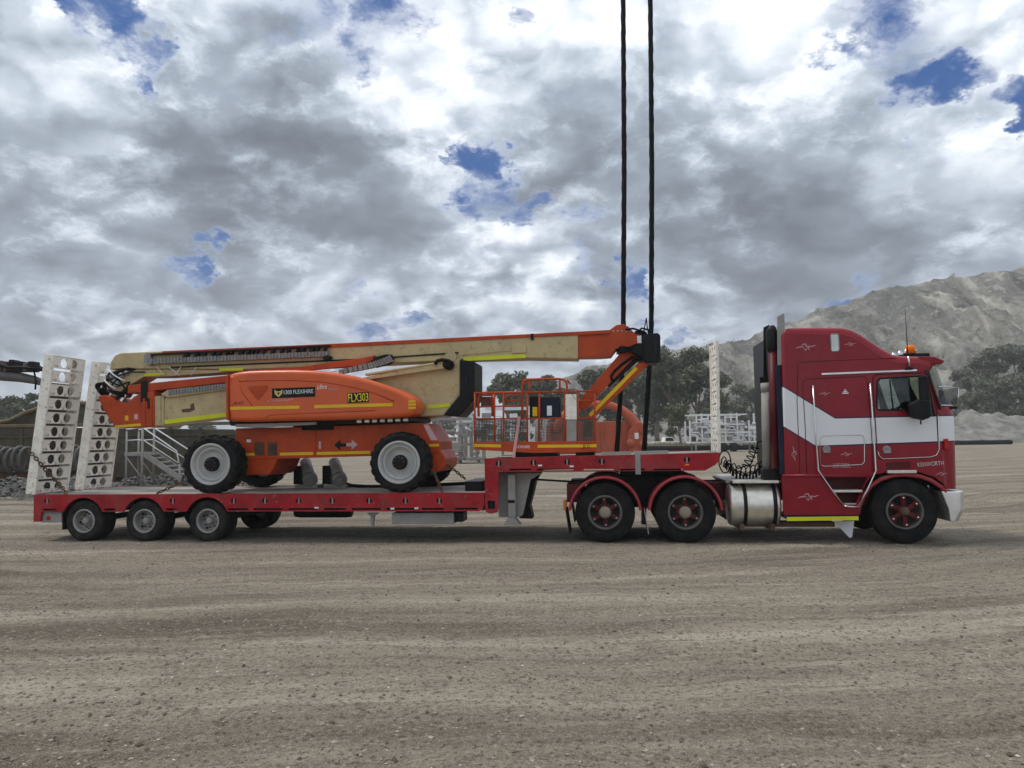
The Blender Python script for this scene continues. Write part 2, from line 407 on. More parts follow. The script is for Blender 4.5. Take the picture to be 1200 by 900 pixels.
def steer_wheel_asm(parent):
    rr = 0.285; Rr = 0.525
    d = MB(); d.lathe([(rr+0.015, 0.0), (rr+0.004, -0.012), (rr-0.02, -0.012), (rr-0.028, 0.03), (rr-0.035, 0.20), (0.0, 0.21)], n=40)
    o = d.build('wheel', M['rim_dark'], parent)
    tyre_mb(Rr, 0.29, rr).build('tyre', M['rubber'], o)
    s = MB(); s.lathe([(0.0, -0.025), (0.06, -0.022), (0.075, 0.0), (0.085, 0.05), (0.10, 0.08), (0.12, 0.2)], n=24)
    s.build('hub', M['rust'], o)
    for k in range(6):
        a = k*math.pi/3; sp = MB(); c, si = math.cos(a), math.sin(a)
        sp.obox((0.17*c, 0.055, 0.17*si), (0.095*c, 0, 0.095*si), (0, 0.035, 0), (-0.038*si, 0, 0.038*c))
        sp.obox((0.225*c, 0.03, 0.225*si), (0.035*c, 0, 0.035*si), (0, 0.03, 0), (-0.05*si, 0, 0.05*c))
        q = sp.build('spoke', M['red_dark'], o, bevel=0.012)
        nb = MB(); nb.lathe([(0, -0.022), (0.017, -0.022), (0.017, 0.01)], c=(0.222*c, 0.0, 0.222*si), n=8); nb.build('wheel_nut', M['chrome'], o)
    return o
def drive_wheel_asm(parent):
    rr = 0.285; Rr = 0.515
    d = MB(); d.lathe([(rr+0.015, 0.005), (rr+0.004, -0.012), (rr-0.022, -0.01), (rr-0.03, 0.04), (rr-0.045, 0.24), (0.12, 0.26)], n=40)
    o = d.build('wheel', M['rim_dark'], parent)
    tyre_mb(Rr, 0.27, rr).build('tyre', M['rubber'], o)
    t2 = tyre_mb(Rr, 0.27, rr).build('tyre', M['rubber'], o); t2.location = (0, 0.31, 0)
    s = MB(); s.lathe([(0.0, 0.0), (0.055, 0.0), (0.095, 0.012), (0.105, 0.035), (0.105, 0.16), (0.13, 0.18), (0.14, 0.3)], n=28)
    s.build('hub', M['dullhub'], o)
    for k in range(6):
        a = k*math.pi/3+0.3; sp = MB(); c, si = math.cos(a), math.sin(a)
        sp.obox((0.17*c, 0.13, 0.17*si), (0.09*c, 0, 0.09*si), (0, 0.05, 0), (-0.04*si, 0, 0.04*c))
        sp.build('spoke', M['red_dark'], o, bevel=0.012)
        nb = MB(); nb.lathe([(0, 0.045), (0.02, 0.045), (0.02, 0.09)], c=(0.222*c, 0.0, 0.222*si), n=8); nb.build('wheel_nut', M['steel'], o)
    return o
def trailer_wheel_asm(parent):
    rr = 0.215; Rr = 0.375
    d = MB(); d.lathe([(rr+0.012, 0.0), (rr, -0.012), (rr-0.02, -0.01), (rr-0.026, 0.05), (rr-0.035, 0.125), (0.15, 0.15), (0.12, 0.13), (0.0, 0.14)], n=36)
    o = d.build('wheel', M['steel'], parent)
    tyre_mb(Rr, 0.20, rr).build('tyre', M['rubber2'], o)
    t2 = tyre_mb(Rr, 0.20, rr).build('tyre', M['rubber2'], o); t2.location = (0, 0.235, 0)
    s = MB(); s.lathe([(0.0, 0.02), (0.04, 0.02), (0.062, 0.035), (0.066, 0.13), (0.08, 0.14)], n=20); s.build('hub', M['galv'], o)
    for k in range(8):
        a = k*math.pi/4; nb = MB(); nb.lathe([(0, 0.09), (0.014, 0.09), (0.014, 0.14)], c=(0.125*math.cos(a), 0, 0.125*math.sin(a)), n=6); nb.build('wheel_nut', M['rust'], o)
    for k in range(4):
        a = k*math.pi/2+0.4; nb = MB(); nb.lathe([(0, 0.118), (0.024, 0.118), (0.024, 0.13)], c=(0.165*math.cos(a), 0, 0.165*math.sin(a)), n=10); nb.build('hand_hole', M['black'], o)
    return o
def lift_wheel_asm(parent):
    rr = 0.375; Rr = 0.545; w = 0.43
    d = MB(); d.lathe([(rr+0.015, 0.02), (rr+0.012, 0.0), (rr-0.014, -0.006), (rr-0.030, 0.012), (rr-0.038, 0.075), (rr-0.055, 0.08), (rr-0.065, 0.055), (rr-0.10, 0.065), (rr-0.115, 0.13), (0.19, 0.155), (0.15, 0.12), (0.0, 0.12)], n=48)
    o = d.build('wheel', M['rimw'], parent)
    tyre_mb(Rr, w, rr, lugs=20, n=48).build('tyre', M['rubber'], o)
    s = MB(); s.lathe([(0.0, 0.0), (0.09, 0.0), (0.125, 0.012), (0.132, 0.04), (0.138, 0.11)], n=28); h = s.build('hub', M['black'], o)
    for k in range(9):
        a = k*2*math.pi/9; nb = MB(); nb.lathe([(0, -0.012), (0.013, -0.012), (0.013, 0.01)], c=(0.098*math.cos(a), 0, 0.098*math.sin(a)), n=6); nb.build('hub_bolt', M['rust'], o)
    return o
WHEELS = dict(steer=steer_wheel_asm, drive=drive_wheel_asm, trailer=trailer_wheel_asm, lift=lift_wheel_asm)
random.seed(5)

# ================================================================== prime mover
truck = rig('prime_mover_truck', 'maroon red cab-over prime mover with a white side stripe and tall sleeper cab', 'truck')
CW = 2.44
def inset_chain(ch, rs):
    out = []
    for i, p in enumerate(ch):
        a = ch[max(i-1, 0)]; b = ch[min(i+1, len(ch)-1)]
        t = Vector((b[0]-a[0], b[1]-a[1])).normalized(); n = Vector((t.y, -t.x))   # inward for a clockwise (rear -> top -> front) chain
        out.append((p[0] + n.x*rs[i], p[1] + n.y*rs[i]))
    return out
# outline of the cab from its rear foot over the roof to its front foot: px, py, corner radius, kind of the run that starts here
CH = [(920.0, 556.5, .03, 'p'), (917.5, 470, .03, 'p'), (915.5, 394, .05, 'p'), (917.5, 387, .08, 'p'), (924, 384.2, .10, 'p'), (960, 383.6, .12, 'p'), (986, 383.8, .13, 'p'),
      (997, 385.6, .14, 'p'), (1007, 390.3, .15, 'p'), (1020, 398.6, .15, 'p'), (1034, 408, .15, 'p'), (1046, 414.8, .14, 'p'), (1056, 417.3, .12, 'p'), (1075, 417.6, .12, 'p'),
      (1088, 418.6, .16, 'p'), (1094, 422, .24, 'p'), (1096, 427, .29, 'g'), (1104.5, 451, .30, 'g'), (1112.5, 473.5, .30, 'p'), (1115, 478, .30, 'p'), (1118, 487, .30, 'p'), (1119.3, 518, .30, 'p'), (1120.4, 573, .28, 'p')]
ch = []
for x, y, r, k in CH:
    a_, b_ = L(x, y, .6*r); ch.append((a_ + (.08*r if x > 1088 else 0), b_)); rs = [c[2] for c in CH]; kinds = [c[3] for c in CH]
side0 = inset_chain(ch, rs)
BOT = PL([(1112, 573), (1105, 566), (1094, 558.5), (1078, 553.5), (1060, 551.5), (1042, 552.5), (1030, 555), (1022, 556.5)], 0)
win = PL([(1028, 446.5), (1031, 443.6), (1080, 440.6), (1086.5, 444), (1095.3, 487.6), (1066, 488.2), (1060.5, 480.3), (1030, 480.6), (1027.6, 477.5)], 0)
def stripe_mat():
    m = bpy.data.materials.new('two_tone_cab_paint'); m.use_nodes = True; t = NT(m.node_tree); bs = t.n['Principled BSDF']
    ob = t.add('ShaderNodeTexCoord').outputs['Object']; sp = t.add('ShaderNodeSeparateXYZ'); t.put(sp.inputs[0], ob)
    u, z = sp.outputs[0], sp.outputs[2]
    def line(p, q):
        (u0, z0), (u1, z1) = L(*p, 0), L(*q, 0); k = (z1-z0)/(u1-u0)
        return t.math('ADD', t.math('MULTIPLY', u, k), z0 - k*u0)
    up = t.math('MAXIMUM', line((915.4, 451.2), (978.6, 489.8)), line((978.6, 489.8), (1118, 486.6)))
    lo = t.math('MAXIMUM', line((918, 500), (956, 523)), line((956, 523), (1119, 517.2)))
    inside = t.math('MULTIPLY', t.math('LESS_THAN', z, up), t.math('GREATER_THAN', z, lo))
    e1 = t.math('LESS_THAN', t.math('ABSOLUTE', t.math('SUBTRACT', z, up)), 0.012)
    e2 = t.math('LESS_THAN', t.math('ABSOLUTE', t.math('SUBTRACT', z, lo)), 0.012)
    edge = t.math('MAXIMUM', e1, e2)
    n = t.noise(ob, 1.6, 5, 0.6); red = t.mix(t.mrange(n, 0.3, 0.7), (0.215, 0.0055, 0.014), (0.255, 0.0075, 0.018))
    c = t.mix(inside, red, (0.74, 0.745, 0.76)); c = t.mix(edge, c, (0.03, 0.012, 0.05))
    nd = t.noise(ob, 2.3, 8, 0.66, 0.3); d = t.math('MULTIPLY', t.mrange(nd, 0.42, 0.75), 0.05); c = t.mix(d, c, DUST)
    t.put(bs.inputs['Base Color'], c); t.put(bs.inputs['Roughness'], t.math('ADD', 0.30, d))
    bs.inputs['Coat Weight'].default_value = 0.22; bs.inputs['Coat Roughness'].default_value = 0.1; bs.inputs['Specular IOR Level'].default_value = .22
    b = t.add('ShaderNodeBump'); b.inputs['Strength'].default_value = 0.05; b.inputs['Distance'].default_value = 0.05
    t.put(b.inputs['Height'], t.noise(ob, 2.2, 2, 0.5)); t.l.new(b.outputs[0], bs.inputs['Normal'])
    return m
M['cab'] = stripe_mat()
body = MB(); wsc = MB()
for far in (0, 1):
    sgn = -1 if far else 1; base = CW if far else 0.0
    # the side wall with its window opening
    body.prism(side0 + BOT, base, base + sgn*0.03, holes=[win])
    NS = 6; rings = []
    for j in range(NS+1):
        a = math.pi/2*j/NS; rings.append([(p[0] + (q[0]-p[0])*(1-(1-math.sin(a))), base + sgn*r*(1-math.cos(a)), p[1] + (q[1]-p[1])*(math.sin(a))) for p, q, r in zip(side0, ch, rs)])
    for j in range(NS):
        for i in range(len(ch)-1):
            q = [rings[j][i], rings[j][i+1], rings[j+1][i+1], rings[j+1][i]]
            if sgn < 0: q.reverse()
            (wsc if kinds[i] == 'g' and j >= 1 else body)._add(q, [(0, 1, 2, 3)], True)
for i in range(len(ch)-1):
    q = [(ch[i][0], rs[i], ch[i][1]), (ch[i+1][0], rs[i+1], ch[i+1][1]), (ch[i+1][0], CW-rs[i+1], ch[i+1][1]), (ch[i][0], CW-rs[i], ch[i][1])]
    (wsc if kinds[i] == 'g' else body)._add(q, [(0, 1, 2, 3)], False)
cab = body.build('cab', M['cab'], truck)
g = wsc.build('windscreen', GLASS, truck)
# windscreen pillars and rubber
for far in (0, 1):
    sgn = -1 if far else 1; base = CW if far else 0
    p = MB(); a0, b0, c0 = side0[16], side0[17], side0[18]
    p.tube([(a0[0]+.045, base+sgn*.0, a0[1]), (b0[0]+.045, base+sgn*.0, b0[1]), (c0[0]+.045, base+sgn*.0, c0[1])], 0.018, 8)
    p.build('window_seal', M['black'], truck)
    gl = MB(); gl.prism(win, base + sgn*0.014, base + sgn*0.018); gl.build('side_window', GLASS, truck)
    fr = MB(); fr.tube([(a, base + sgn*0.0, b) for a, b in win], 0.014, 8, closed=True); fr.build('window_seal', M['black'], truck)
# the pale inner glass panel and vent divider
vd = MB(); a, b = L(1043, 445, 0), L(1047, 480, 0); vd.tube([(a[0], .01, a[1]), (b[0], .01, b[1])], 0.012, 6); vd.build('window_divider', M['black'], truck)
# interior
ub = LU(1022, 460, 0); it = MB(); zf = LZ(1060, 535, 0); zt = LZ(1060, 425, 0)
it.box(ub-0.05, ub, 0.06, CW-0.06, zf, zt); it.box(ub, ub+1.0, 0.06, CW-0.06, zf-0.03, zf); it.box(ub+0.0, ub+0.75, 0.1, CW-0.1, zt-0.06, zt-.03)
it.box(ub+0.85, ub+1.15, 0.2, CW-0.2, zf, LZ(1100, 492, 0)); it.build('cab_lining', M['interior'], truck)
for vv in (0.45, 1.55):
    s = MB(); s.box(ub+.15, ub+.62, vv, vv+.5, zf+.02, zf+.32); s.obox((ub+.14, vv+.25, zf+.62), (.07, 0, 0), (0, .24, 0), (-.05, 0, .36)); s.obox((ub+.09, vv+.25, zf+1.02), (.05, 0, 0), (0, .14, 0), (-.01, 0, .09))
    s.build('seat', M['seat'], truck, bevel=0.04)
sw = MB(); cst = Vector((ub+.72, .72, LZ(1075, 480, .7)))
sw.tube([cst + Vector((0.10*math.cos(a)*1.0, .22*math.sin(a), .19*math.cos(a))) for a in [2*math.pi*k/24 for k in range(24)]], .016, 6, closed=True)
sw.tube([cst, cst+Vector((.25, 0, -.35))], .03, 8); sw.build('steering_wheel', M['black'], truck)
# roof visor
vz = PL([(1078, 417.4), (1096, 417.8), (1109.5, 422.6), (1106, 426.6), (1092, 426), (1080, 424)], 0.0)
vi = MB(); NV = 12
for k in range(NV):
    y0, y1 = 0.02+ (CW-.04)*k/NV, 0.02+(CW-.04)*(k+1)/NV
    f = lambda y: 0.10*(1-((y-CW/2)/(CW/2))**4)-0.03
    vi._add([(a + (f(y0) if i in (2, 3) else 0), y0, b) for i, (a, b) in enumerate(vz)] + [(a + (f(y1) if i in (2, 3) else 0), y1, b) for i, (a, b) in enumerate(vz)],
            [(i, i+6, (i+1) % 6 + 6, (i+1) % 6) for i in range(6)])
    if k in (0, NV-1): b = len(vi.v)-12; vi.f.append(tuple(b + (i if k == 0 else i+6) for i in range(6))); vi.sm.append(False)
vi.build('sun_visor', M['red'], truck, bevel=0.012)
def strip(pts, v, wd, m, name, parent=truck, th=0.006):
    mb = MB(); P_ = [L(x, y, v) for x, y in pts]
    for (a, b), (c, d) in zip(P_, P_[1:]):
        dx, dz = c-a, d-b; l = math.hypot(dx, dz); nx, nz = -dz/l*wd/2, dx/l*wd/2
        mb.prism([(a-nx, b-nz), (c-nx, d-nz), (c+nx, d+nz), (a+nx, b+nz)], v-th, v+0.004)
    return mb.build(name, m, parent)
strip([(962.5, 438.4), (1074, 433.9)], 0, .028, M['chrome'], 'drip_rail', th=.02)
# panel seams and door outlines
def seam(pts, name='panel_seam', r=0.006, m='red_dark', closed=False, v=-.001):
    mb = MB(); mb.tube([(a, v, b) for a, b in PL(pts, 0)], r, 6, closed=closed); return mb.build(name, M[m], truck)
seam([(937.5, 556), (936, 520), (934, 470), (935, 428), (937, 424.5), (1000, 421.5), (1050, 419.6)])
seam([(945.5, 556), (943.6, 500), (940.5, 452), (942, 446), (945, 444.4), (1013, 441), (1016, 444), (1020, 490), (1022, 520), (1022, 552)])
seam([(961.5, 548), (960.6, 516), (962, 512), (966, 510.6), (1008, 509.6), (1011.5, 511), (1013, 515), (1013, 541), (1010, 544.5), (966, 546.5), (962.5, 545)], 'locker_outline', .008, 'chrome')
seam([(1022.6, 444), (1024.5, 440.5), (1028, 439), (1083, 436.6), (1089, 440), (1097.5, 480), (1099.6, 520), (1100.4, 528), (1097, 534), (1091, 536), (1034, 538.6), (1030, 536), (1028, 531), (1026, 500), (1024, 470)], 'door_outline', .009, 'red_dark', True)
seam([(1099, 487), (1100.5, 527), (1097, 533.5), (1090, 535.6), (1045, 537.5), (1034, 537.8), (1030, 534), (1028.5, 529)], 'door_trim', .008, 'chrome', v=-.008)
# grab rails
def grab(pts, v=-.07):
    mb = MB(); P_ = [(a, v, b) for a, b in PL(pts, v)]; mb.tube(P_, .014, 10)
    for e in (P_[0], P_[-1], P_[len(P_)//2]): mb.cyl(e, (e[0], 0.0, e[2]), .012, 8)
    return mb.build('grab_rail', M['chrome'], truck)
grab([(952.8, 452.5), (956, 510), (958.8, 551), (974, 573), (989, 592.6)])
grab([(1019.8, 449.5), (1023.4, 500), (1026.6, 551.5), (1016.5, 574), (1005.8, 594)])
grab([(989.5, 592.8), (997, 594), (1005.5, 594)])
# door handles
for px, py in ((968.6, 526.4), (1039.3, 526.8)):
    a, b = L(px, py, 0); mb = MB(); mb.lathe([(0, -.002), (.035, -.002), (.05, -.010), (.062, -.008), (.064, .004)], c=(a, 0, b), n=20); mb.obox((a+.0, -.02, b-.045), (.055, 0, .0), (0, .012, 0), (0, 0, .012)); mb.obox((a+.005, -.012, b+.02), (.03, 0, .0), (0, .01, 0), (0, 0, .010)); mb.build('door_handle', M['steel'], truck)
# small cab window in the roof
rw = PL([(973.3, 393.5), (974.6, 391.8), (981, 391.4), (982.6, 393), (983.4, 409.6), (982, 411.4), (975.4, 412), (974, 410.3)], 0)
mb = MB(); mb.prism(rw, -.004, .006); mb.build('roof_light_window', mat('pale_glass_panel', (.62, .66, .66), .15, coat=.5), truck)
mb = MB(); mb.tube([(a, -.004, b) for a, b in rw], .009, 6, closed=True); mb.build('window_seal', M['steel'], truck)
# lettering and pinstripe flourishes
text('KENWORTH', truck, M['chrome'], L(1075.5, 547.2, 0), L(1106, 544.9, 0), -.006, .070)
text('TARE 9040kg', truck, M['print_pink'], L(976, 545.2, 0), L(995, 544.8, 0), -.004, .030)
text('GCM 90000kg', truck, M['print_pink'], L(976, 548.8, 0), L(996.5, 548.4, 0), -.004, .030)
def flourish(cx, cy, s, flip=1, vert=False, m='print_pink', v=-.003):
    mb = MB(); a, b = L(cx, cy, 0)
    def leaf(pts, w_):
        for i in range(len(pts)-1):
            f0 = math.sin(math.pi*i/(len(pts)-1)); f1 = math.sin(math.pi*(i+1)/(len(pts)-1))
            (x0, z0), (x1, z1) = pts[i], pts[i+1]; l = math.hypot(x1-x0, z1-z0) or 1; nx, nz = -(z1-z0)/l, (x1-x0)/l
            q = [(x0-nx*w_*f0, z0-nz*w_*f0), (x1-nx*w_*f1, z1-nz*w_*f1), (x1+nx*w_*f1, z1+nz*w_*f1), (x0+nx*w_*f0, z0+nz*w_*f0)]
            if vert: q = [(-z_, x_) for x_, z_ in q]
            mb._add([(a + flip*x_*s, v, b + z_*s) for x_, z_ in q], [(0, 1, 2, 3)])
    leaf([(-.9, -.1), (-.6, .02), (-.3, .06), (0, 0)], .05)
    leaf([(0, -.12), (.3, .10), (.6, .05), (.8, .14), (1.0, .16)], .04)
    leaf([(-.35, .0), (-.2, .28), (.05, .30), (.12, .12), (-.05, .08)], .04)
    leaf([(.1, .2), (.3, -.05), (.35, -.3)], .06)
    leaf([(-.2, -.05), (.05, -.25), (.2, -.05)], .05)
    o = mb.build('pinstripe_motif', M[m], truck); sd = o.modifiers.new('thick', 'SOLIDIFY'); sd.thickness = .002; return o
flourish(996, 403.5, .10); flourish(966, 461.5, .10); flourish(991.5, 532.5, .11); flourish(946, 582.5, .19, v=-.033); flourish(1103, 555.5, .10); flourish(943.5, 407, .19); flourish(931, 532, .14, vert=True)
mb = MB(); a, b = L(990.5, 459, 0)
for k in range(3): mb.prism([(a-.05+.02*k, b-.035+.028*k), (a+.05-.02*k, b-.035+.028*k), (a+.05-.02*k, b-.015+.028*k), (a-.05+.02*k, b-.015+.028*k)], -.004, .004)
mb.build('emblem_badge', M['print_w'], truck)
# roof furniture
a, b = L(1067.5, 415.5, .7); bz = L(1067, 418, .7)[1]
mb = MB(); mb.box(a-.14, a+.28, .62, 1.9, bz-.02, bz+.05); mb.build('roof_light_bar', M['black'], truck, bevel=.01)
mb = MB(); mb.lathe([(.0, .155), (.06, .15), (.075, .12), (.08, .0), (0, 0)], c=(a, .70, bz+.05), axis='z', n=20); mb.build('beacon', M['amber'], truck)
mb = MB(); mb.lathe([(.085, 0), (.09, -.03)], c=(a, .70, bz+.055), axis='z', n=20); mb.build('beacon_base', M['black'], truck)
for k in range(4):
    mb = MB(); mb.lathe([(.0, 0), (.05, 0), (.055, .03), (.03, .10), (0, .11)], c=(a+.10+.0*k, .85+.32*k, bz+.085), axis='z', n=14); mb.build('marker_lamp', M['chrome'], truck)
p0, p1 = L(1065.8, 432, -.05), L(1060.6, 362, -.05)
mb = MB(); mb.tube([(p0[0], -.05, p0[1]), (p0[0]-.015, -.05, p0[1]+.18), (p1[0], -.05, p1[1])], [.013, .010, .004], 6); mb.box(p0[0]-.05, p0[0]+.05, -.06, 0.02, p0[1]-.02, p0[1]+.02); mb.build('aerial', M['black'], truck)
mb = MB(); mb.cyl((p0[0], -.05, p0[1]+.04), (p0[0]-.01, -.05, p0[1]+.2), .016, 8); mb.build('aerial_spring', M['chrome'], truck)
# mirrors
mm = PL([(1077, 441), (1084, 439.5), (1088, 443), (1090, 488), (1086, 491.5), (1080, 490)], -.2)
mb = MB(); mb.prism(mm, -.26, -.12); mirror = mb.build('wing_mirror', M['black'], truck, bevel=.03)
mb = MB(); mb.prism(PL([(1063.5, 474), (1072, 469), (1087, 470), (1089.5, 488), (1080, 492.5), (1067, 490)], -.2), -.31, -.16); mb.build('spot_mirror', M['black'], truck, bevel=.03)
e = L(1079, 493, -.2); mb = MB(); mb.tube([(e[0], -.2, e[1]+.02), (e[0]+.0, -.2, e[1]-.06)], .012, 6); mb.build('mirror_stalk', M['black'], truck); mb = MB(); e2 = L(1082, 470, -.12); mb.tube([(e2[0], -.12, e2[1]), (e2[0]+.1, 0.02, e2[1]+.05)], .014, 6); mb.build('mirror_arm', M['black'], truck); mb = MB(); e3 = L(1083, 441, -.12); mb.tube([(e3[0], -.12, e3[1]), (e3[0]+.12, 0.02, e3[1]+.02)], .014, 6); mb.build('mirror_arm', M['black'], truck); mb = MB(); e4=L(1046,484,-.02); mb.tube([(e4[0], .25, e4[1]+.05), (e[0]-.02, .05, e[1]+.28)], .016, 6); mb.build('wiper_arm', M['black'], truck)
# front bug shield / wind deflector frame ahead of the screen
q = PL([(1097, 453.5), (1124, 454.5), (1122.5, 475.5), (1100, 475)], .1)
mb = MB(); mb.tube([(q[0][0], .02, q[0][1]), (q[1][0], .12, q[1][1]), (q[1][0], CW-.12, q[1][1]), (q[0][0], CW-.02, q[0][1])], .012, 6)
mb.tube([(q[3][0], .02, q[3][1]), (q[2][0], .12, q[2][1]), (q[2][0], CW-.12, q[2][1]), (q[3][0], CW-.02, q[3][1])], .012, 6)
for v in (.12, CW/2, CW-.12): mb.tube([(q[1][0], v, q[1][1]), (q[2][0], v, q[2][1])], .010, 6)
mb.build('stone_guard_frame', M['chrome'], truck)
mb = MB(); mb._add([(q[1][0], .14, q[1][1]-.015), (q[2][0], .14, q[2][1]+.015), (q[2][0], CW-.14, q[2][1]+.015), (q[1][0], CW-.14, q[1][1]-.015)], [(0, 1, 2, 3)]); mb.build('stone_guard_mesh', glass_mat('stone_guard_tint', (.45, .47, .45), .3), truck)
mb = MB(); k = L(1116, 477, .1); mb.box(k[0]-.12, k[0]+.09, .12, CW-.12, k[1]-.03, k[1]+.02); mb.build('windscreen_ledge', M['black'], truck, bevel=.01)
# wheel arch lip, arch lining
arc = [(1006, 603), (1007.5, 594), (1012.5, 581), (1021, 569.5), (1033, 561.5), (1047, 557.2), (1062, 556.2), (1078, 558), (1092, 563), (1104, 571), (1109, 577)]
mb = MB(); mb.tube([(a, .03, b) for a, b in PL(arc, 0)], .035, 8); mb.build('wheel_arch', M['fender'], truck)
al = PL(arc + [(1112, 597)], .03); mb = MB()
for (a, b), (c, d) in zip(al, al[1:]): mb._add([(a, .02, b), (c, .02, d), (c, .6, d), (a, .6, b)], [(0, 1, 2, 3)])
mb.build('arch_lining', M['black'], truck)
aw = L(1060, 603, 0.05)
mb = MB(); mb.box(aw[0]-.55, aw[0]+.6, .62, CW-.62, .30, 1.25); mb.build('engine_and_sump', M['black'], truck)
# lower side fairing with the step recess
fa = PL([(917, 557), (1022, 557), (1015, 566), (1009, 579), (1006.6, 590), (1005.8, 603.5), (919, 603.5)], -.03)
hole = PL([(962, 559.5), (1017, 559.2), (1003.6, 590.8), (990, 591)], -.03)
mb = MB(); mb.prism(fa, -.03, .06, holes=[hole]); mb.build('side_fairing', M['red'], truck, bevel=.008)
mb = MB(); hb = L(917, 557, -.03); he = L(1022, 557, -.03); mb.tube([(hb[0], -.02, hb[1]-.01), (he[0], -.02, he[1]-.01)], .028, 8); mb.build('fairing_top_edge', M['red'], truck)
for yy0, yy1 in ((574, 577), (590, 592.5)):
    mb = MB(); lft = LU(962+28*(yy0-559)/32, yy0, .0); rgt = LU(1017-13.5*(yy0-559)/32, yy0, 0); mb.box(lft, rgt, -.02, .26, LZ(990, yy1, 0), LZ(990, yy0, 0)); mb.build('step', M['alloy'], truck, bevel=.006)
mb = MB(); lo, hi = PL([(960, 592), (1018, 558)], .3); mb.box(lo[0], hi[0], .28, .32, lo[1], hi[1]); mb.build('step_well', M['red_dark'], truck)
# hatch under the door
hp = PL([(1038, 542), (1067, 541), (1067, 549.5), (1038.5, 550.5)], 0); mb = MB(); mb.prism(hp, -.004, .004); mb.build('step_hole', M['red_dark'], truck)
mb = MB(); a, b = L(1039, 554.6, 0); c, d = L(1073, 552, 0); mb.box(a, c, -.05, .02, b, b+.05); mb.build('step', M['alloy'], truck, bevel=.006)
# lower skirt: dark edge and the lime reflective strip
mb = MB(); mb.prism(PL([(919, 603.5), (1006, 603.3), (1006, 606), (920, 606.5)], -.03), -.02, .05); mb.build('skirt_edge', M['navy'], truck)
strip([(922, 608.3), (1006, 607.2)], -.03, .065, M['lime'], 'reflective_strip')
# front corner: bumper, indicator
bp = PL([(1101.8, 575.6), (1127.6, 575.6), (1128, 598), (1121, 611.5), (1112.5, 611), (1110.5, 597)], .05)
mb = MB()
for i, (y0, y1, o0, o1) in enumerate(((0.0, .12, -.05, .05), (.12, .3, .05, .10), (.3, CW-.3, .10, .10), (CW-.3, CW-.12, .10, .05), (CW-.12, CW, .05, -.05))):
    n = len(bp); fr_ = (1, 2, 3)
    mb._add([(a + (o0 if k in fr_ else 0), y0, b) for k, (a, b) in enumerate(bp)] + [(a + (o1 if k in fr_ else 0), y1, b) for k, (a, b) in enumerate(bp)], [(k, k+n, (k+1) % n + n, (k+1) % n) for k in range(n)])
    if i in (0, 4): b0 = len(mb.v)-2*n; mb.f.append(tuple(b0 + (k if i == 0 else k+n) for k in range(n))); mb.sm.append(False)
mb.build('bumper', M['bumper'], truck, bevel=.015)
a, b = L(1108.5, 520.5, 0); mb = MB(); mb.box(a-.035, a+.035, -.04, .02, b-.09, b+.09); mb.build('indicator_lamp', M['redlens'], truck, bevel=.02)
a, b = L(1116.5, 556, .2); mb = MB(); mb.box(a-.02, a+.06, .28, .62, b-.16, b+.14); mb.build('headlamp', M['print_w'], truck, bevel=.02)
mb = MB(); mb.box(a-.02, a+.04, .66, CW-.66, b-.16, b+.75); mb.build('grille', M['steel'], truck, bevel=.01)
a, b = L(1119.5, 556, .2); mb = MB(); mb.box(a-.02, a+.06, CW-.62, CW-.28, b-.16, b+.14); mb.build('headlamp', M['print_w'], truck, bevel=.02)
# chassis rails, tanks
ur = LU(690, 570, .8); uf = LU(1060, 570, .8)
for v in (.78, 1.58):
    mb = MB(); mb.box(ur, uf, v, v+.09, .66, .98); mb.build('chassis_rail', M['red_dark'], truck)
tk0, tk1 = LU(856, 590, .0), LU(916.5, 590, .0); zc_ = LZ(880, 592.4, .05); tr_ = .36
for vv in (.36, CW-.36):
    mb = MB(); mb.lathe([(0, tk0-.0), (tr_-.05, tk0), (tr_-.012, tk0+.02), (tr_, tk0+.05), (tr_, tk1-.05), (tr_-.012, tk1-.02), (tr_-.05, tk1), (0, tk1)], c=(0, vv, zc_), axis='x', n=40); tank = mb.build('fuel_tank', M['alloy'], truck)
    for f in (.30, .88):
        mb = MB(); uu = tk0 + (tk1-tk0)*f; mb.lathe([(tr_+.004, uu-.03), (tr_+.012, uu-.03), (tr_+.012, uu+.03), (tr_+.004, uu+.03)], c=(0, vv, zc_), axis='x', n=40); mb.build('tank_strap', M['black'], tank)
    mb = MB(); mb.lathe([(0, .06), (.06, .06), (.06, 0)], c=(tk0+.10, vv-.12, zc_+tr_-.03), axis='z', n=16); mb.build('filler_cap', M['black'], tank)
    mb = MB(); s_ = 1 if vv < 1 else -1; mb.box(tk0+.06, tk1-.02, vv-.30*s_ if s_ > 0 else vv-.2, vv+.2 if s_ > 0 else vv+.30, zc_+tr_+.01, zc_+tr_+.055); mb.build('tank_top_step', M['alloy'], tank, bevel=.008)
    mb = MB(); mb.box(tk0+.15, tk0+.22, vv-.34, vv+.3, zc_-tr_-.05, zc_-tr_+.05); mb.box(tk1-.20, tk1-.12, vv-.34, vv+.3, zc_-tr_-.05, zc_-tr_+.05); mb.box(tk0+.1, tk1+.9, vv-.1, vv+.2, zc_-tr_-.02, zc_-tr_+.06); mb.build('tank_bracket', M['rust'], tank)
mb = MB(); mb.prism(PL([(977, 611), (1000.5, 610), (998, 629), (995, 630)], .25), .22, .24); mb.build('mudflap', M['white'], truck)
mb = MB(); mb.box(LU(921, 600, .2), LU(1000, 600, .2), .12, .7, .38, LZ(960, 604, .1)); mb.build('battery_box', M['black'], truck, bevel=.02)
# rear deck plate above the chassis
mb = MB(); mb.box(LU(850, 560, .4), LU(918, 560, .4), .3, CW-.3, .99, 1.03); mb.build('deck_plate', M['steel'], truck)
